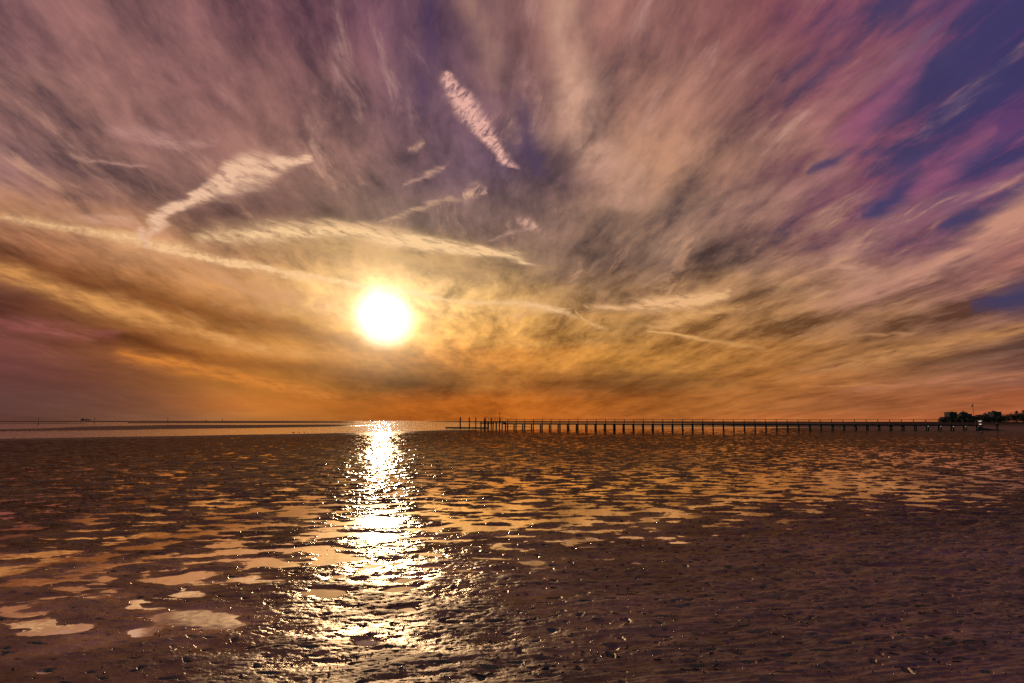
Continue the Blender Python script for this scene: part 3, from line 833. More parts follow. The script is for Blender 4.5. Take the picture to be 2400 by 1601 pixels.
# slack brace timbers seen on some bents
for i in (4, 5, 9, 10, 13, 20, 24, 28, 33, 39):
    MB().tube([(sx[i] - 0.05, -W + 0.12, 0.1), (sx[i] + 0.1, -0.12, DZ - 0.3)], 0.06, 6).build('brace', M_wood, pier)
for i in (0, 1, 2):
    MB().tube([(sx[i], -W - 0.12, 0.55), (sx[i + 1], -W - 0.12, 0.35)], 0.06, 6).build('brace', M_wood, pier)
# raised landing stage at the seaward end
EZ = 1.62
sa, sb = s_of(1133), s_of(1178)
ramp = MB()
n = 22
for i in range(n):
    t_ = (i + .5) / n
    ramp.box((sb + (sx[0] - 0.3 - sb) * t_, -W / 2, EZ - 0.04 + (DZ - 0.02 - EZ + .02) * t_), ((sx[0] - .3 - sb) / n * .93, W + .2, .05), ry=0.12)
ramp.build('ramp', M_deck, pier)
mb = MB(); x = sa
while x < sb:
    mb.box((x, -W / 2, EZ - 0.02), (0.135, W + 0.9, 0.05)); x += 0.15
mb.build('landing_deck', M_deck, pier)
MB().box(((sa + sb) / 2, -W - .3, EZ - 0.17), (sb - sa, .14, .25)).build('landing_beam', M_wood, pier)
MB().box(((sa + sb) / 2, .3, EZ - 0.17), (sb - sa, .14, .25)).build('landing_beam', M_wood, pier)
MB().box(((sa + s_of(1165)) / 2, -W - .42, EZ - 0.50), (s_of(1165) - sa, .08, .18)).build('fender', M_wood, pier)
for px_ in (1136, 1145.5, 1152, 1164, 1171, 1185):
    for yy in (0.0, -W):
        xx = s_of(px_) + (0.0 if yy == 0 else -0.25)
        MB().tube([(xx, yy, -0.9), (xx, yy, EZ - 0.05)], 0.14, 8).build('pile', M_wood, pier, smooth=True)
for px_ in (1151, 1171):
    MB().box((s_of(px_), .38, EZ + .15), (.2, .16, 1.1)).build('rail_post', M_wood, pier, bevel=.01)
rl = MB()
ra, rb = s_of(1144), s_of(1178)
for zz in (EZ + .95, EZ + .62, EZ + .32):
    rl.tube([(ra, .3, zz), (rb, .3, zz)], 0.028, 6)
    if zz > 2.3: rl.tube([(ra, -W - .3, zz), (rb, -W - .3, zz)], 0.022, 6)
for i in range(9):
    xx = ra + (rb - ra) * i / 8
    rl.tube([(xx, .3, EZ), (xx, .3, EZ + .95)], 0.025, 6)
rl.build('landing_railing', M_rail, pier)
MB().tube([(s_of(1178), .06, EZ + .93), (sx[0], .06, DZ + .85)], 0.035, 6).build('handrail', M_rail, pier)
lr = MB()
for dx_ in (-.22, .22):
    lr.tube([(ra + dx_, -W - .3, -0.2), (ra + dx_, -W - .3, EZ + 1.15)], .03, 6)
for i in range(9):
    lr.tube([(ra - .22, -W - .3, .1 + i * .3), (ra + .22, -W - .3, .1 + i * .3)], .02, 6)
lr.build('ladder', M_red, pier)

# light mast on the landing stage
def pl(s, y, z):
    return foot + tdir * s + ndir * y + Vector((0, 0, z))
lm = empty('light_mast', pl(s_of(1171), .15, EZ), -PA, label='slim mast with a small lantern standing on the raised landing stage', cat='mast')
MB().tube([(0, 0, 0), (0, 0, 1.75)], [.055, .035], 8).build('pole', M_rail, lm, smooth=True)
MB().tube([(0, 0, 1.55), (0, 0, 1.85)], .10, 10).build('lantern', M_wood, lm, smooth=True)
MB().tube([(0, 0, 1.85), (0, 0, 2.02)], [.03, .008], 6).build('spike', M_wood, lm)

# pontoon and its guide piles
def fix(px, s, y):
    p_ = pl(s, y, 0); p_.x = (px - 1200) / F * p_.y
    return p_
pA, pB = fix(1052, s_of(1052), 4), fix(1141, s_of(1141), 1.2)
mid = (pA + pB) / 2
L_ = (pB - pA).length
po = empty('pontoon', (mid.x, mid.y, 0), math.atan2(pB.y - pA.y, pB.x - pA.x), label='low dark floating pontoon lying beyond the seaward end of the pier', cat='pontoon')
MB().box((0, 0, .08), (L_, 2.2, .34)).build('float', M_wood, po, bevel=.04)
mb = MB(); x = -L_ / 2 + .08
while x < L_ / 2:
    mb.box((x, 0, .272), (.14, 2.1, .04)); x += .16
mb.build('deck', M_deck, po)
MB().box((0, -1.13, .16), (L_ * .98, .06, .12)).build('fender', M_rail, po)
for i, (px_, top, lab) in enumerate([(1080, 977.5, 'tall dark mooring pile, outermost of the three by the pontoon'), (1101, 978, 'tall dark mooring pile, middle one of the three by the pontoon'), (1116, 978, 'slimmer dark mooring pile nearest the landing stage, beside the pontoon')]):
    b = fix(px_, s_of(px_), 4.5 - i * .6)
    zt = H + (hz(px_) - top) / F * b.y
    m_ = MB().tube([(0, 0, -1.0), (0, 0, zt - .05), (0, 0, zt)], [.16 - .015 * i, .145 - .015 * i, .10], 10).build('mooring_pile', M_wood, smooth=True)
    m_.location = (b.x, b.y, 0)
    tag(m_, lab, 'mooring pile', 'mooring piles by the pontoon')
b = pl(s_of(1134), .9, 0)
mp = empty('mooring_pile', b, label='thick mooring pile with a pointed cap at the end of the landing stage', cat='mooring pile', group='mooring piles by the pontoon')
MB().tube([(0, 0, -1.0), (0, 0, 2.05)], .17, 10).build('post', M_wood, mp, smooth=True)
MB().tube([(0, 0, 2.05), (0, 0, 2.12), (0, 0, 2.42)], [.20, .20, .02], 10).build('pointed_cap', M_wood, mp)

# lights under the deck near the land, board at the pier head
DLAB = ['small white lamp under the pier deck, fourth from the landward board', 'small white lamp under the pier deck, third from the landward board', 'small white lamp under the pier deck, second from the landward board', 'small white lamp under the pier deck, just short of the landward board', 'white lamp directly below the orange and white board']
first = None
for lab, px_ in zip(DLAB, (2163, 2192, 2221, 2249, 2277.5)):
    p_ = pl(s_of(px_) , -W - .18, DZ - .36)
    if first is None:
        first = empty('pier_lamp', p_, -PA, label=lab, cat='lamp', group='lamps under the pier')
        MB().tube([(0, .12, .04), (0, 0, .04)], .03, 6).build('bracket', M_steel, first)
        MB().ball((0, -.02, 0), (.07, .05, .035)).build('lamp_glass', M_lamp, first, smooth=True)
    else:
        c = first.copy(); col.objects.link(c); c.location = p_; c['label'] = lab
        for ch in list(first.children):
            d_ = ch.copy(); col.objects.link(d_); d_.parent = c
b = pl(s_of(2281), -W - .5, 0)
bd = empty('signal_board', b, -PA + .1, label='orange board with two white bars at the landward end of the pier', cat='sign board')
MB().tube([(-.35, 0, -.5), (-.35, 0, 2.2)], .06, 8).build('post', M_wood, bd)
MB().tube([(.35, 0, -.5), (.35, 0, 2.2)], .06, 8).build('post', M_wood, bd)
MB().box((.05, -.09, 1.55), (.92, .05, 1.05)).build('panel', M_orange, bd, bevel=.02)
for zz, w_ in ((1.80, .44), (1.27, .38)):
    MB().box((-.02, -.13, zz), (w_, .03, .10), ry=-.05).build('white_bar', M_lamp, bd)

# rubble groyne sloping down from the pier end
random.seed(9)
ga, gb = ground(2290, 1009.5), ground(2362, 1010.0)
gr = empty('rubble_groyne', (ga[0], ga[1], 0), math.atan2(gb[1] - ga[1], gb[0] - ga[0]), label='dark heap of stones sloping down from the end of the pier', cat='groyne')
GL = float(np.hypot(*(gb - ga)[:2]))
mb = MB()
prof = [(0, -.3), (0, .35), (.15, .72), (.5, .78), (.9, .50), (1.6, .46), (2.4, .28), (3.6, .17), (GL, .04), (GL, -.3)]
n_ = len(prof); nn_ = len(mb.v)
for yy in (-.9, .9):
    for a_, b_ in prof: mb.v.append(Vector((a_, yy * (0.6 if b_ > .3 else 1), b_)))
mb.f.append(list(range(n_))); mb.f.append([n_ + i for i in range(n_)][::-1])
for i in range(n_): mb.f.append([i, n_ + i, n_ + (i + 1) % n_, (i + 1) % n_][::-1])
mb.build('core', M_rock, gr)
mb = MB()
for i in range(130):
    a_ = random.uniform(0, GL); hh = np.interp(a_, [p[0] for p in prof[1:-1]], [p[1] for p in prof[1:-1]])
    yy = random.uniform(-.95, .9)
    zz = hh * (1 - abs(yy) * .7)
    r = random.uniform(.08, .2) * (1 - .5 * a_ / GL)
    mb.ball((a_, yy, zz - r * .3), (r * random.uniform(.8, 1.4), r, r * random.uniform(.6, 1)), 6, 5)
mb.build('stones', M_rock, gr)

# ------------------------------------------------------------------ marker stakes and ships out on the left
def stake(px, ybase, ytop, lab, blob=False, lean=0.0):
    q_ = ybase - hz(px); Y = F * H / q_
    X = (px - 1200) / F * Y
    h_ = (ybase - ytop) / F * Y
    e = empty('marker_stake', (X, Y, 0), label=lab, cat='marker stake', group='marker stakes in the sea')
    r = 0.45 / F * Y
    MB().tube([(0, 0, -1), (0, 0, 0), (lean, 0, h_)], [r * 1.2, r * 1.1, r], 8).build('stake', M_wood, e, smooth=True)
    MB().tube([(lean, 0, h_ * .86), (lean, 0, h_)], r * 1.7, 8).build('topmark', M_wood, e)
    if blob:
        MB().ball((0, 0, .12), (r * 3.4, r * 3.4, .45)).build('stone_foot', M_rock, e)
stake(98.5, 994.3, 980.0, 'dark stake with a stone foot, nearest the left edge of the sea', True)
stake(228, 992.0, 979.2, 'slim dark leaning stake in the sea, right of the one with the stone foot', False, .25)
stake(399, 989.3, 978.8, 'dark stake standing far out between the leaning stake and the small white boat')
stake(526, 988.2, 980.5, 'thinnest and farthest stake, just right of the small white boat')
def ship(px, w_px, h_px, Y, mat, lab, name, sail=False):
    X = (px - 1200) / F * Y
    k_ = Y / F
    Lh = w_px * k_; hh = h_px * k_
    e = empty(name, (X, Y, 0), label=lab, cat='boat' if sail else 'ship')
    mb = MB(); mb.prism([(-Lh / 2, -Lh * .08), (Lh * .38, -Lh * .08), (Lh / 2, 0), (Lh * .38, Lh * .08), (-Lh / 2, Lh * .08)], -.5, hh * .35)
    mb.build('hull', mat, e)
    MB().box((-Lh * .30, 0, hh * .55), (Lh * .18, Lh * .1, hh * .5)).box((-Lh * .30, 0, hh * .9), (Lh * .08, Lh * .07, hh * .3)).build('bridge', mat, e)
    if not sail:
        for i in range(4):
            MB().box((Lh * (-.1 + .13 * i), 0, hh * .42), (Lh * .10, Lh * .12, hh * (.22 + .08 * (i % 2)))).build('deck_cargo', mat, e)
    MB().tube([(Lh * .1, 0, 0), (Lh * .1, 0, hh * 1.3)], Lh * .012, 6).build('mast', mat, e)
ship(208, 24, 4.5, 6000, M_plaster, 'faint cargo ship on the horizon above the sandbar at left', 'cargo_ship')
ship(489, 6, 2.2, 2500, M_white, 'tiny white boat on the horizon at left', 'motor_boat', True)
ship(875, 7, 2.6, 3000, M_wood, 'tiny dark boat on the horizon in the sun glitter', 'fishing_boat', True)

# ------------------------------------------------------------------ birds
def bird(px, ybase, hpx, lab, wings=False, rz=0.0, kind='gull'):
    g_ = ground(px, ybase, 0.02)
    k_ = g_[1] / F * hpx            # height in metres
    e = empty(kind, (g_[0], g_[1], 0.0), rz, label=lab, cat='bird')
    mb = MB()
    # body, neck and head as one lathed surface running from tail to beak
    path = [(-.75, .38), (-.5, .46), (-.15, .52), (.15, .58), (.30, .70), (.36, .84), (.46, .92), (.62, .90), (.78, .86)]
    rad = [.03, .12, .20, .18, .11, .08, .10, .06, .01]
    mb.tube([(a * k_, 0, b * k_) for a, b in path], [r * k_ for r in rad], 10)
    o = mb.build('body', M_feather, e, smooth=True)
    for s_ in (-1, 1):
        MB().tube([(0, s_ * .07 * k_, .42 * k_), (.02 * k_, s_ * .08 * k_, .18 * k_), (0, s_ * .08 * k_, -.06)], [.04 * k_, .022 * k_, .022 * k_], 6).build('leg', M_feather, e)
        w_ = MB()
        if wings:
            q_ = [(-.1, .1, .62), (.02, .5, .78), (-.02, .95, .74), (-.22, .9, .66), (-.25, .5, .60), (-.3, .1, .50)]
        else:
            q_ = [(.16, .17, .60), (-.1, .21, .62), (-.55, .12, .48), (-.85, .04, .38), (-.5, .15, .40), (-.05, .20, .46)]
        n0 = len(w_.v)
        for t2 in (0, .03):
            for a, b, c in q_: w_.v.append(Vector((a * k_, s_ * (b + (0 if wings else t2)) * k_, (c + (t2 if wings else 0)) * k_)))
        w_.f.append(list(range(6))); w_.f.append([6 + i for i in range(6)][::-1])
        for i in range(6): w_.f.append([i, 6 + i, 6 + (i + 1) % 6, (i + 1) % 6])
        w_.build('wing', M_feather, e)
bird(688, 1016.6, 5.0, 'dark bird at the water edge with its wings spread out', True, math.radians(80), 'cormorant')
bird(701.5, 1016.4, 4.2, 'middle bird of three at the water edge, wings folded', False, math.radians(60), 'cormorant')
bird(713, 1016.2, 4.4, 'bird with folded wings, rightmost of three at the water edge', False, math.radians(110), 'cormorant')
bird(1998, 1029.5, 8.0, 'dark upright bird standing on the mud in front of the right half of the pier', False, math.radians(70))
bird(1913, 1027.5, 4.5, 'small dark bird on the mud left of the upright one in front of the pier', False, math.radians(200))
bird(2301, 1018, 7.5, 'dark bird in the shallow water below the heap of stones', False, math.radians(100))
bird(1261, 1028.5, 3.0, 'small dark bird on the mud in front of the middle of the pier', False, math.radians(20))

# ------------------------------------------------------------------ person by the water
def skin_mesh(name, nodes, edges, mat, parent, root=0, sub=1):
    me_ = bpy.data.meshes.new(name)
    me_.from_pydata([n_[:3] for n_ in nodes], edges, [])
    o = bpy.data.objects.new(name, me_)
    col.objects.link(o); o.parent = parent
    sk = o.modifiers.new('skin', 'SKIN')
    for i, n_ in enumerate(nodes):
        me_.skin_vertices[0].data[i].radius = (n_[3], n_[4] if len(n_) > 4 else n_[3])
    me_.skin_vertices[0].data[root].use_root = True
    ss = o.modifiers.new('sub', 'SUBSURF'); ss.levels = sub; ss.render_levels = sub
    me_.materials.append(mat)
    return o
pg = ground(2338, 1012.5)
ph = 0.93
pe = empty('person', (pg[0], pg[1], 0), math.radians(150), label='person in dark clothes with bent elbows standing at the shallow water right of the stones', cat='person')
pe.scale = (ph, ph, ph)
N = [(0, 0, .95, .13, .10), (0, 0, 1.15, .12, .09), (0, .01, 1.38, .15, .10), (0, .01, 1.50, .055), (0, .0, 1.58, .075, .09), (0, -.01, 1.68, .08, .095),
     (.17, .01, 1.42, .055), (.24, .04, 1.17, .045), (.21, -.10, 1.00, .035), (.16, -.13, .95, .03),
     (-.17, .01, 1.42, .055), (-.24, .04, 1.17, .045), (-.21, -.10, 1.00, .035), (-.16, -.13, .95, .03),
     (.09, 0, .88, .09), (.09, -.01, .50, .06), (.08, .02, .10, .042), (.09, -.12, .035, .035),
     (-.09, 0, .88, .09), (-.10, -.03, .50, .06), (-.08, .0, .10, .042), (-.09, -.14, .035, .035), (0, -.10, 1.63, .018), (0, 0, 1.76, .05)]
E = [(0, 1), (1, 2), (2, 3), (3, 4), (4, 5), (2, 6), (6, 7), (7, 8), (8, 9), (2, 10), (10, 11), (11, 12), (12, 13), (0, 14), (14, 15), (15, 16), (16, 17), (0, 18), (18, 19), (19, 20), (20, 21), (5, 23)]
N2 = N[:22] + [N[23]]
E2 = [e for e in E if 23 not in e and 22 not in e] + [(5, 22)]
# fingers: five short chains rooted in each palm
for s_, b_ in ((1, 9), (-1, 13)):
    for f_ in range(5):
        i0 = len(N2)
        ox = (f_ - 2) * .018
        L2 = (.05, .075, .082, .075, .058)[f_]
        N2 += [(s_ * .16 + ox, -.145, .945, .010), (s_ * .15 + ox, -.16, .945 - L2 * .5, .009), (s_ * .145 + ox, -.15, .945 - L2, .007)]
        E2 += [(b_, i0), (i0, i0 + 1), (i0 + 1, i0 + 2)]
skin_mesh('body', N2, E2, M_skin, pe)
skin_mesh('jacket', [(0, 0, .86, .155, .125), (0, 0, 1.15, .145, .115), (0, .01, 1.40, .17, .12), (0, .01, 1.50, .07), (.19, .01, 1.42, .072), (.25, .04, 1.17, .062), (.22, -.09, 1.02, .05), (-.19, .01, 1.42, .072), (-.25, .04, 1.17, .062), (-.22, -.09, 1.02, .05)],
          [(0, 1), (1, 2), (2, 3), (2, 4), (4, 5), (5, 6), (2, 7), (7, 8), (8, 9)], M_cloth, pe)
skin_mesh('trousers', [(0, 0, .96, .14, .115), (.10, 0, .86, .105), (.10, -.01, .50, .075), (.09, .02, .10, .065), (-.10, 0, .86, .105), (-.11, -.03, .50, .075), (-.09, 0, .10, .065)],
          [(0, 1), (1, 2), (2, 3), (0, 4), (4, 5), (5, 6)], M_cloth, pe)
MB().ball((0, .02, 1.70), (.095, .105, .105)).build('hair', M_hair, pe, smooth=True)
for s_ in (-1, 1):
    MB().tube([(s_ * .09, .06, .05), (s_ * .09, -.02, .055), (s_ * .09, -.16, .035)], [.05, .055, .035], 8).build('boot', M_cloth, pe, smooth=True)

# ------------------------------------------------------------------ town on the right
TY_ = 1000.0
def tx(px, Y=TY_): return (px - 1200) / F * Y
def tz(py, px, Y=TY_): return H + (hz(px) - py) / F * Y
GZ = 0.6
def windows(e, x0, x1, z0, z1, nx_, nz_, yf, w_=1.0, h_=1.3):
    for i in range(nx_):
        for j in range(nz_):
            X = x0 + (x1 - x0) * (i + .5) / nx_; Z = z0 + (z1 - z0) * (j + .5) / nz_
            f_ = MB().box((X, yf - .06, Z), (w_ + .2, .10, h_ + .2)).build('window', M_plaster, e)
            MB().box((X, yf - .125, Z), (w_, .03, h_)).build('pane', M_glass, f_)
def gable(mb, x0, x1, y0, y1, z0, z1, axis='x', hip=0.0):
    n = len(mb.v)
    if axis == 'x':
        ym = (y0 + y1) / 2
        mb.v += [Vector(p) for p in ((x0, y0, z0), (x1, y0, z0), (x1, y1, z0), (x0, y1, z0), (x0 + hip, ym, z1), (x1 - hip, ym, z1))]
        mb.f += [[n, n + 1, n + 5, n + 4], [n + 2, n + 3, n + 4, n + 5], [n + 1, n + 2, n + 5], [n + 3, n, n + 4], [n + 3, n + 2, n + 1, n]]
    else:
        xm = (x0 + x1) / 2
        mb.v += [Vector(p) for p in ((x0, y0, z0), (x1, y0, z0), (x1, y1, z0), (x0, y1, z0), (xm, y0 + hip, z1), (xm, y1 - hip, z1))]
        mb.f += [[n + 1, n + 2, n + 5, n + 4], [n + 3, n, n + 4, n + 5], [n, n + 1, n + 4], [n + 2, n + 3, n + 5], [n + 3, n + 2, n + 1, n]]
    return mb
# square tower block
cx_ = tx(2228.7); e = empty('tower_block', (cx_, TY_, GZ), label='square flat-roofed tower block, leftmost tall building of the far town', cat='building')
hw = (tx(2238) - tx(2219.5)) / 2; zt = tz(966, 2228) - GZ
MB().box((0, 6, zt / 2 - .5), (hw * 2 - .6, 12, zt - 1)).build('wall', M_brick, e)
rf = MB().box((0, 6, zt - .55), (hw * 2 + .5, 12.8, .9)).build('roof', M_roof, e)
MB().box((1.6, 5, zt + .2), (1.6, 2, .9)).build('vent', M_roof, rf)
MB().box((-hw + 2.5, 6, zt - 0.0), (2, 3, .35)).build('vent', M_roof, rf)
windows(e, -hw + .6, hw - .6, 1, zt - 2, 4, 4, 0)
MB().box((0, -.05, 1.1), (1.4, .12, 2.2)).build('door', M_wood, e)
# low building left of it
e = empty('low_building', (tx(2210), TY_ - 4, GZ), label='low flat building joined to the left foot of the tower block', cat='building')
a_, b_ = tx(2203.5, 996) - tx(2210), tx(2219) - tx(2210)
zt = tz(977.5, 2210) - GZ
MB().box(((a_ + b_) / 2 + 1.0, 5, zt / 2), (b_ - a_ - 2.2, 9, zt)).build('wall', M_plaster, e)
MB().box((a_ + .9, 5, zt / 2 - .9), (2.4, 8, zt - 1.9)).build('side_wing', M_plaster, e)
rf = MB().box(((a_ + b_) / 2 + 1.0, 5, zt + .12), (b_ - a_ - 1.8, 9.6, .25)).build('roof', M_roof, e)
MB().box((-.5, 4, zt + .9), (.5, .5, 1.3)).build('chimney', M_brick, rf)
windows(e, a_ + 2.5, b_ - .5, .8, zt - .8, 4, 2, .5)
# domed hall with stepped wings
e = empty('domed_hall', (tx(2266), TY_, GZ), label='broad stepped hall with a low domed roof, in front of the flagpole', cat='building')
def lx(px): return tx(px) - tx(2266)
def lz(py): return tz(py, 2266) - GZ
for (p0, p1, top, yy, mt) in ((2240, 2290, 979, 4, M_brick), (2247, 2283, 975, 5, M_plaster), (2254, 2279, 970.5, 6, M_plaster)):
    MB().box(((lx(p0) + lx(p1)) / 2, yy + 7, lz(top) / 2), (lx(p1) - lx(p0), 14, lz(top))).build('wall', mt, e)
    MB().box(((lx(p0) + lx(p1)) / 2, yy + 7, lz(top) + .13), (lx(p1) - lx(p0) + .6, 14.6, .26)).build('cornice', M_roof, e)
mb = MB(); c_ = Vector(((lx(2256) + lx(2277)) / 2, 13, lz(970.5) + .26)); R_ = (lx(2277) - lx(2256)) / 2; hd = lz(965.6) - lz(970.5)
rows = 7; seg = 20; n0 = len(mb.v)
for i in range(rows):
    a1 = math.pi / 2 * i / (rows - 1) * .96
    for j in range(seg):
        an = 2 * math.pi * j / seg
        mb.v.append(c_ + Vector((R_ * math.cos(a1) * math.cos(an), R_ * .6 * math.cos(a1) * math.sin(an), hd * math.sin(a1))))
for i in range(rows - 1):
    for j in range(seg):
        mb.f.append([n0 + i * seg + j, n0 + i * seg + (j + 1) % seg, n0 + (i + 1) * seg + (j + 1) % seg, n0 + (i + 1) * seg + j])
mb.f.append([n0 + (rows - 1) * seg + j for j in range(seg)])
dm = mb.build('roof', M_roof, e, smooth=True)
MB().tube([(c_.x - R_ * .1, 13, c_.z + hd * .8), (c_.x - R_ * .1, 13, c_.z + hd + 1.6), (c_.x - R_ * .1, 13, c_.z + hd + 2.4)], [.75, .65, .05], 8).build('lantern_turret', M_roof, dm)
windows(e, lx(2243), lx(2287), 1, lz(980.5), 10, 2, 4)
windows(e, lx(2250), lx(2281), lz(978), lz(975.8), 7, 1, 5, h_=1.0)
MB().box((0, 3.95, 1.4), (2.4, .14, 2.8)).build('door', M_wood, e)
# flagpole
fx = tx(2276.5, 1030)
e = empty('flagpole', (fx, 1030, GZ), label='tall flagpole with a drooping flag rising behind the domed hall', cat='flagpole')
ht = tz(945.5, 2276, 1030) - GZ
MB().tube([(0, 0, -.3), (0, 0, ht)], [.35, .22], 8).build('pole', M_wood, e, smooth=True)
MB().ball((0, 0, ht + .2), .45).build('finial', M_wood, e)
mb = MB(); n = 6
for yo in (0, .08):
    for i in range(n + 1):
        f_ = i / n
        mb.v += [Vector((-.2 - 2.8 * f_, yo + .4 * math.sin(f_ * 5), ht - 2.2 - 2.0 * f_)), Vector((-.2 - 2.8 * f_, yo + .4 * math.sin(f_ * 5 + .6), ht - 5.2 + .1 * f_))]
for i in range(n):
    a_ = 2 * i; o_ = 2 * (n + 1)
    mb.f += [[a_, a_ + 2, a_ + 3, a_ + 1], [o_ + a_ + 1, o_ + a_ + 3, o_ + a_ + 2, o_ + a_]]
mb.build('flag', M_flag, e, smooth=True)
# houses and block farther right
def house(px0, px1, ytop, yeave, lab, Y=TY_, mt=None, roofm=None, hip=0, nwin=3, chim=1):
    e = empty('house', (tx((px0 + px1) / 2, Y), Y, GZ), label=lab, cat='house')
    hw = (tx(px1, Y) - tx(px0, Y)) / 2
    pm = (px0 + px1) / 2
    ze = tz(yeave, pm, Y) - GZ; zt = tz(ytop, pm, Y) - GZ
    MB().box((0, 5, ze / 2), (hw * 2 - .8, 9, ze)).build('wall', mt or M_brick, e)
    rf = gable(MB(), -hw, hw, .1, 9.9, ze + .01, zt, hip=hip).build('roof', roofm or M_tile, e)
    for i in range(chim):
        MB().box((hw * (.4 - .8 * i), 5, zt + .3), (.7, .7, 1.8)).build('chimney', M_brick, rf)
    windows(e, -hw + .8, hw - .8, .8, ze - .3, nwin, 2, .5)
    MB().box((hw * .1, .46, 1.05), (1.0, .1, 2.1)).build('door', M_wood, e)
house(2303, 2313.5, 968.3, 973.5, 'small steep-roofed house between the domed hall and the wide block', hip=2.0)
house(2286, 2300, 972.4, 977, 'low house with one chimney just right of the flagpole', chim=1)
e = empty('hotel_block', (tx(2332), TY_, GZ), label='wide flat-topped block with rooftop boxes, rightmost building above the trees', cat='building')
hw = (tx(2342.5) - tx(2322.5)) / 2; zt = tz(965.8, 2332) - GZ
MB().box((0, 6, zt / 2), (hw * 2 - .5, 12, zt - .02)).build('wall', M_plaster, e)
rf = MB().box((0, 6, zt + .15), (hw * 2, 12.6, .3)).build('roof', M_roof, e)
MB().box((-2.2, 6, zt + 1.1), (1.6, 3, 1.7)).build('chimney', M_brick, rf)
MB().box((1.2, 6, zt + .8), (2.6, 3, 1.0)).build('lift_housing', M_plaster, rf)
MB().tube([(-2.6, 6, zt + 1.9), (-2.6, 6, zt + 3.6)], .12, 6).build('aerial', M_steel, rf)
windows(e, -hw + .6, hw - .6, 1, zt - .8, 5, 4, 0)
MB().box((0, -.05, 1.1), (1.4, .12, 2.2)).build('door', M_wood, e)
# trees
def leaf_tree(X, Y, ht, wd, seed, name, lab, kind='round', group='trees of the far town'):
    rnd = random.Random(seed)
    e = empty(name, (X, Y, GZ), rnd.uniform(0, 6), label=lab, cat='tree', group=group)
    th_ = ht * (.22 if kind == 'round' else .68)
    mb = MB()
    mb.tube([(0, 0, -.4), (.1, 0, th_ * .6), (rnd.uniform(-.3, .3), 0, ht * .7)], [.35, .26, .10], 7)
    for i in range(5):
        a = rnd.uniform(0, 6.28); z0 = ht * (.3 + .08 * i) if kind == 'round' else ht * (.62 + .04 * i)
        mb.tube([(0.05, 0, z0), (math.cos(a) * wd * .3, math.sin(a) * wd * .3, z0 + ht * .15)], [.13, .04], 5)
    mb.build('trunk', M_bark, e, smooth=True)
    c = MB()
    blobs = []
    for i in range(9):
        a = rnd.uniform(0, 6.28); rr_ = rnd.uniform(0, .32) * wd
        zz = ht * rnd.uniform(.24, .82) if kind == 'round' else ht * rnd.uniform(.74, .92)
        blobs.append((rr_ * math.cos(a), rr_ * math.sin(a), zz, wd * rnd.uniform(.17, .28)))
    for b_ in blobs:
        for j in range(62):
            v_ = Vector((rnd.gauss(0, 1), rnd.gauss(0, 1), rnd.gauss(0, 1))).normalized() * b_[3] * rnd.uniform(.55, 1.08)
            if kind != 'round': v_.z *= .5
            p = Vector(b_[:3]) + v_; s_ = rnd.uniform(.22, .5)
            u_ = Vector((rnd.gauss(0, 1), rnd.gauss(0, 1), rnd.gauss(0, 1))).normalized(); w_ = u_.orthogonal().normalized()
            n = len(c.v)
            c.v += [p + u_ * s_, p + w_ * s_ * .7, p - u_ * s_, p - w_ * s_ * .7]
            c.f.append([n, n + 1, n + 2, n + 3])
    c.build('crown', M_leaf, e)
tprof_x = [2196, 2206, 2240, 2285, 2300, 2318, 2345, 2356, 2366, 2385, 2400, 2460]
tprof_y = [980.5, 978.5, 976.5, 972.5, 971.5, 972.5, 969, 970, 967, 965, 963, 959]
rnd = random.Random(3)
ti = 0
spots = []
px = 2199.0
while px < 2450:
    spots.append((px, np.interp(px, tprof_x, tprof_y) + rnd.uniform(-1.0, 1.6), TY_ - rnd.uniform(20, 60)))
    px += rnd.uniform(3.6, 5.4)
px = 2204.0
while px < 2450:
    spots.append((px, np.interp(px, tprof_x, tprof_y) + rnd.uniform(3.0, 7.5), TY_ - rnd.uniform(80, 180)))
    px += rnd.uniform(5, 7)
for px, top, Y in spots:
    ht = tz(top, px, Y) - GZ
    # keep the tower, hall and block standing clear of the crowns
    row = 'taller row' if Y > 935 else 'lower front row'
    if px < 2218: ref = 'left of the tower block'
    elif px < 2240: ref = 'in front of the tower block'; ht = min(ht, tz(980.5, px, Y) - GZ)
    elif px < 2290: ref = 'in front of the domed hall'; ht = min(ht, tz(980, px, Y) - GZ)
    elif px < 2320: ref = 'by the small steep-roofed house'; ht = min(ht, tz(974, px, Y) - GZ)
    elif px < 2346: ref = 'in front of the wide block'; ht = min(ht, tz(974.5, px, Y) - GZ)
    else: ref = 'at the right edge'
    leaf_tree(tx(px, Y), Y, max(ht, 4), max(ht, 4) * rnd.uniform(.85, 1.15), 100 + ti, 'broadleaf_tree', f'dark round-crowned tree of the {row} {ref}', group=f'{row} of trees {ref}')
    ti += 1
leaf_tree(tx(2376, 960), 960, tz(961.2, 2376, 960) - GZ, 4.2, 500, 'broadleaf_tree', 'single ball-shaped crown on a bare stem rising above the trees', 'high', 'trees of the far town')
leaf_tree(tx(2396, 960), 960, tz(959.8, 2396, 960) - GZ, 9.5, 501, 'pine_tree', 'flat-topped tree at the far right, highest of all', 'high', 'trees of the far town')

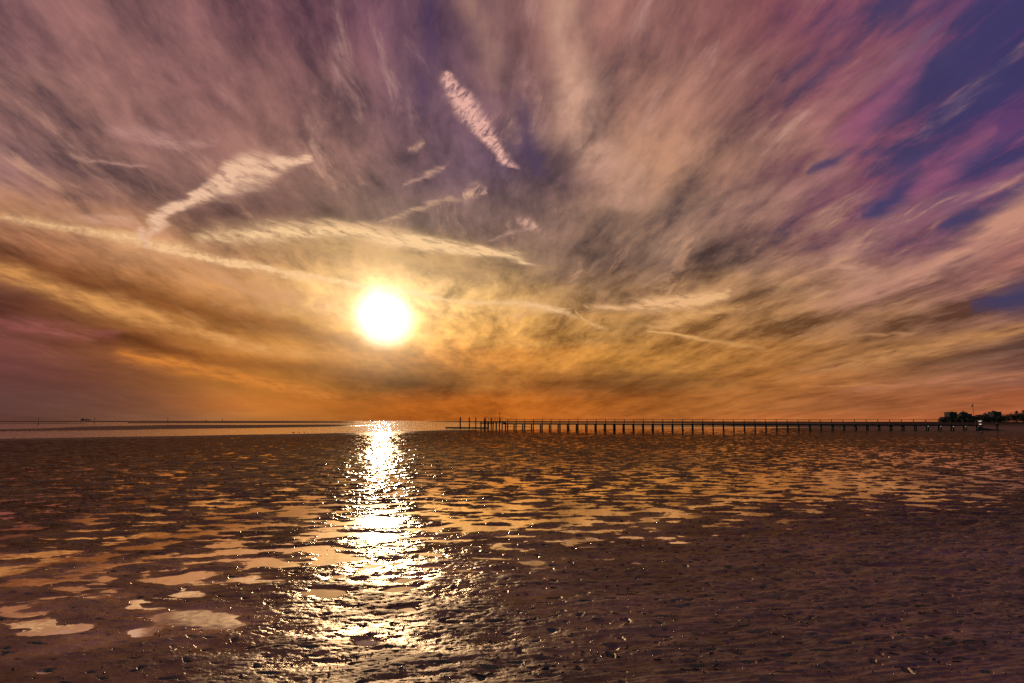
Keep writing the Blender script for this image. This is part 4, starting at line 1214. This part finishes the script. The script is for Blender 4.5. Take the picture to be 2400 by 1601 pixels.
# ------------------------------------------------------------------ shell and worm-cast litter on the mud
rs = np.random.RandomState(4)
nL = 3000
pxs = rs.uniform(-300, 2700, nL * 4); pys = 1601 - np.abs(rs.normal(0, 1, nL * 4)) ** 1.0 * 170
dens = np.exp(-((pxs - 950) / 620) ** 2) * 1.0 + 0.06
keep = (rs.uniform(0, 1, nL * 4) < dens) & (pys > 1180)
clus = perlin(pxs / 90.0, pys / 22.0, 201) + .5 * perlin(pxs / 30.0, pys / 8.0, 202)
keep &= clus > rs.uniform(-.2, .75, nL * 4)
pts = np.array([ground(a, b) for a, b in zip(pxs[keep][:nL], pys[keep][:nL])])
hz_ = height(pts[:, 0], pts[:, 1])[0]
mb = MB()
rnd = random.Random(8)
for p, z in zip(pts, hz_):
    if z < 0.002: continue
    r = rnd.choice((.003, .003, .004, .005, .007)) * rnd.uniform(.7, 1.2)
    n = len(mb.v)
    sq = rnd.uniform(.35, .8); an = rnd.uniform(0, 3.14)
    ax = Vector((math.cos(an), math.sin(an), rnd.uniform(-.3, .3))); bx = Vector((-math.sin(an), math.cos(an), rnd.uniform(-.3, .3)))
    c = Vector((p[0], p[1], z + r * .2))
    mb.v += [c + ax * r * 1.5, c + bx * r, c - ax * r * 1.5, c - bx * r, c + Vector((0, 0, r * sq * 1.6)), c - Vector((0, 0, r))]
    mb.f += [[n, n + 1, n + 4], [n + 1, n + 2, n + 4], [n + 2, n + 3, n + 4], [n + 3, n, n + 4], [n + 1, n, n + 5], [n + 2, n + 1, n + 5], [n + 3, n + 2, n + 5], [n, n + 3, n + 5]]
M_shell = simple_mat('wet_shell', (0.14, 0.10, 0.085), 0.22, 0.5, 30.0)
lit = mb.build('shell_litter', M_shell, smooth=True)
tag(lit, 'small wet shells and worm casts strewn over the near mud', kind='stuff')

rs = np.random.RandomState(14)
nW = 560
a_ = rs.uniform(900, 2650, nW * 3); b_ = 1601 - np.abs(rs.normal(0, 1, nW * 3)) * 150
kp = (b_ > 1230) & (perlin(a_ / 120.0, b_ / 30.0, 301) + .5 * perlin(a_ / 40.0, b_ / 12.0, 302) > rs.uniform(-.1, .8, nW * 3))
pw = np.array([ground(p, q_) for p, q_ in zip(a_[kp][:nW], b_[kp][:nW])])
mb = MB(); rnd = random.Random(21)
for p in pw:
    L_ = rnd.choice((.015, .02, .03, .04, .08)) * rnd.uniform(.7, 1.2)
    an = rnd.gauss(.2, .7); bend = rnd.uniform(-.8, .8)
    xs_, ys_ = [], []
    x_, y_ = p[0], p[1]
    for i in range(4):
        xs_.append(x_); ys_.append(y_)
        x_ += math.cos(an) * L_ / 3; y_ += math.sin(an) * L_ / 3; an += bend * .5
    zz = height(np.array(xs_), np.array(ys_))[0]
    r = rnd.uniform(.0025, .0055)
    mb.tube([(x, y, z + r * .7) for x, y, z in zip(xs_, ys_, zz)], [r * .5, r, r * .9, r * .3], 5)
wd = mb.build('seaweed_scraps', simple_mat('wet_weed', (0.035, 0.026, 0.018), 0.35, 0.4, 40.0), smooth=True)
tag(wd, 'small dark scraps of seaweed and twigs lying on the damp sand', kind='stuff')
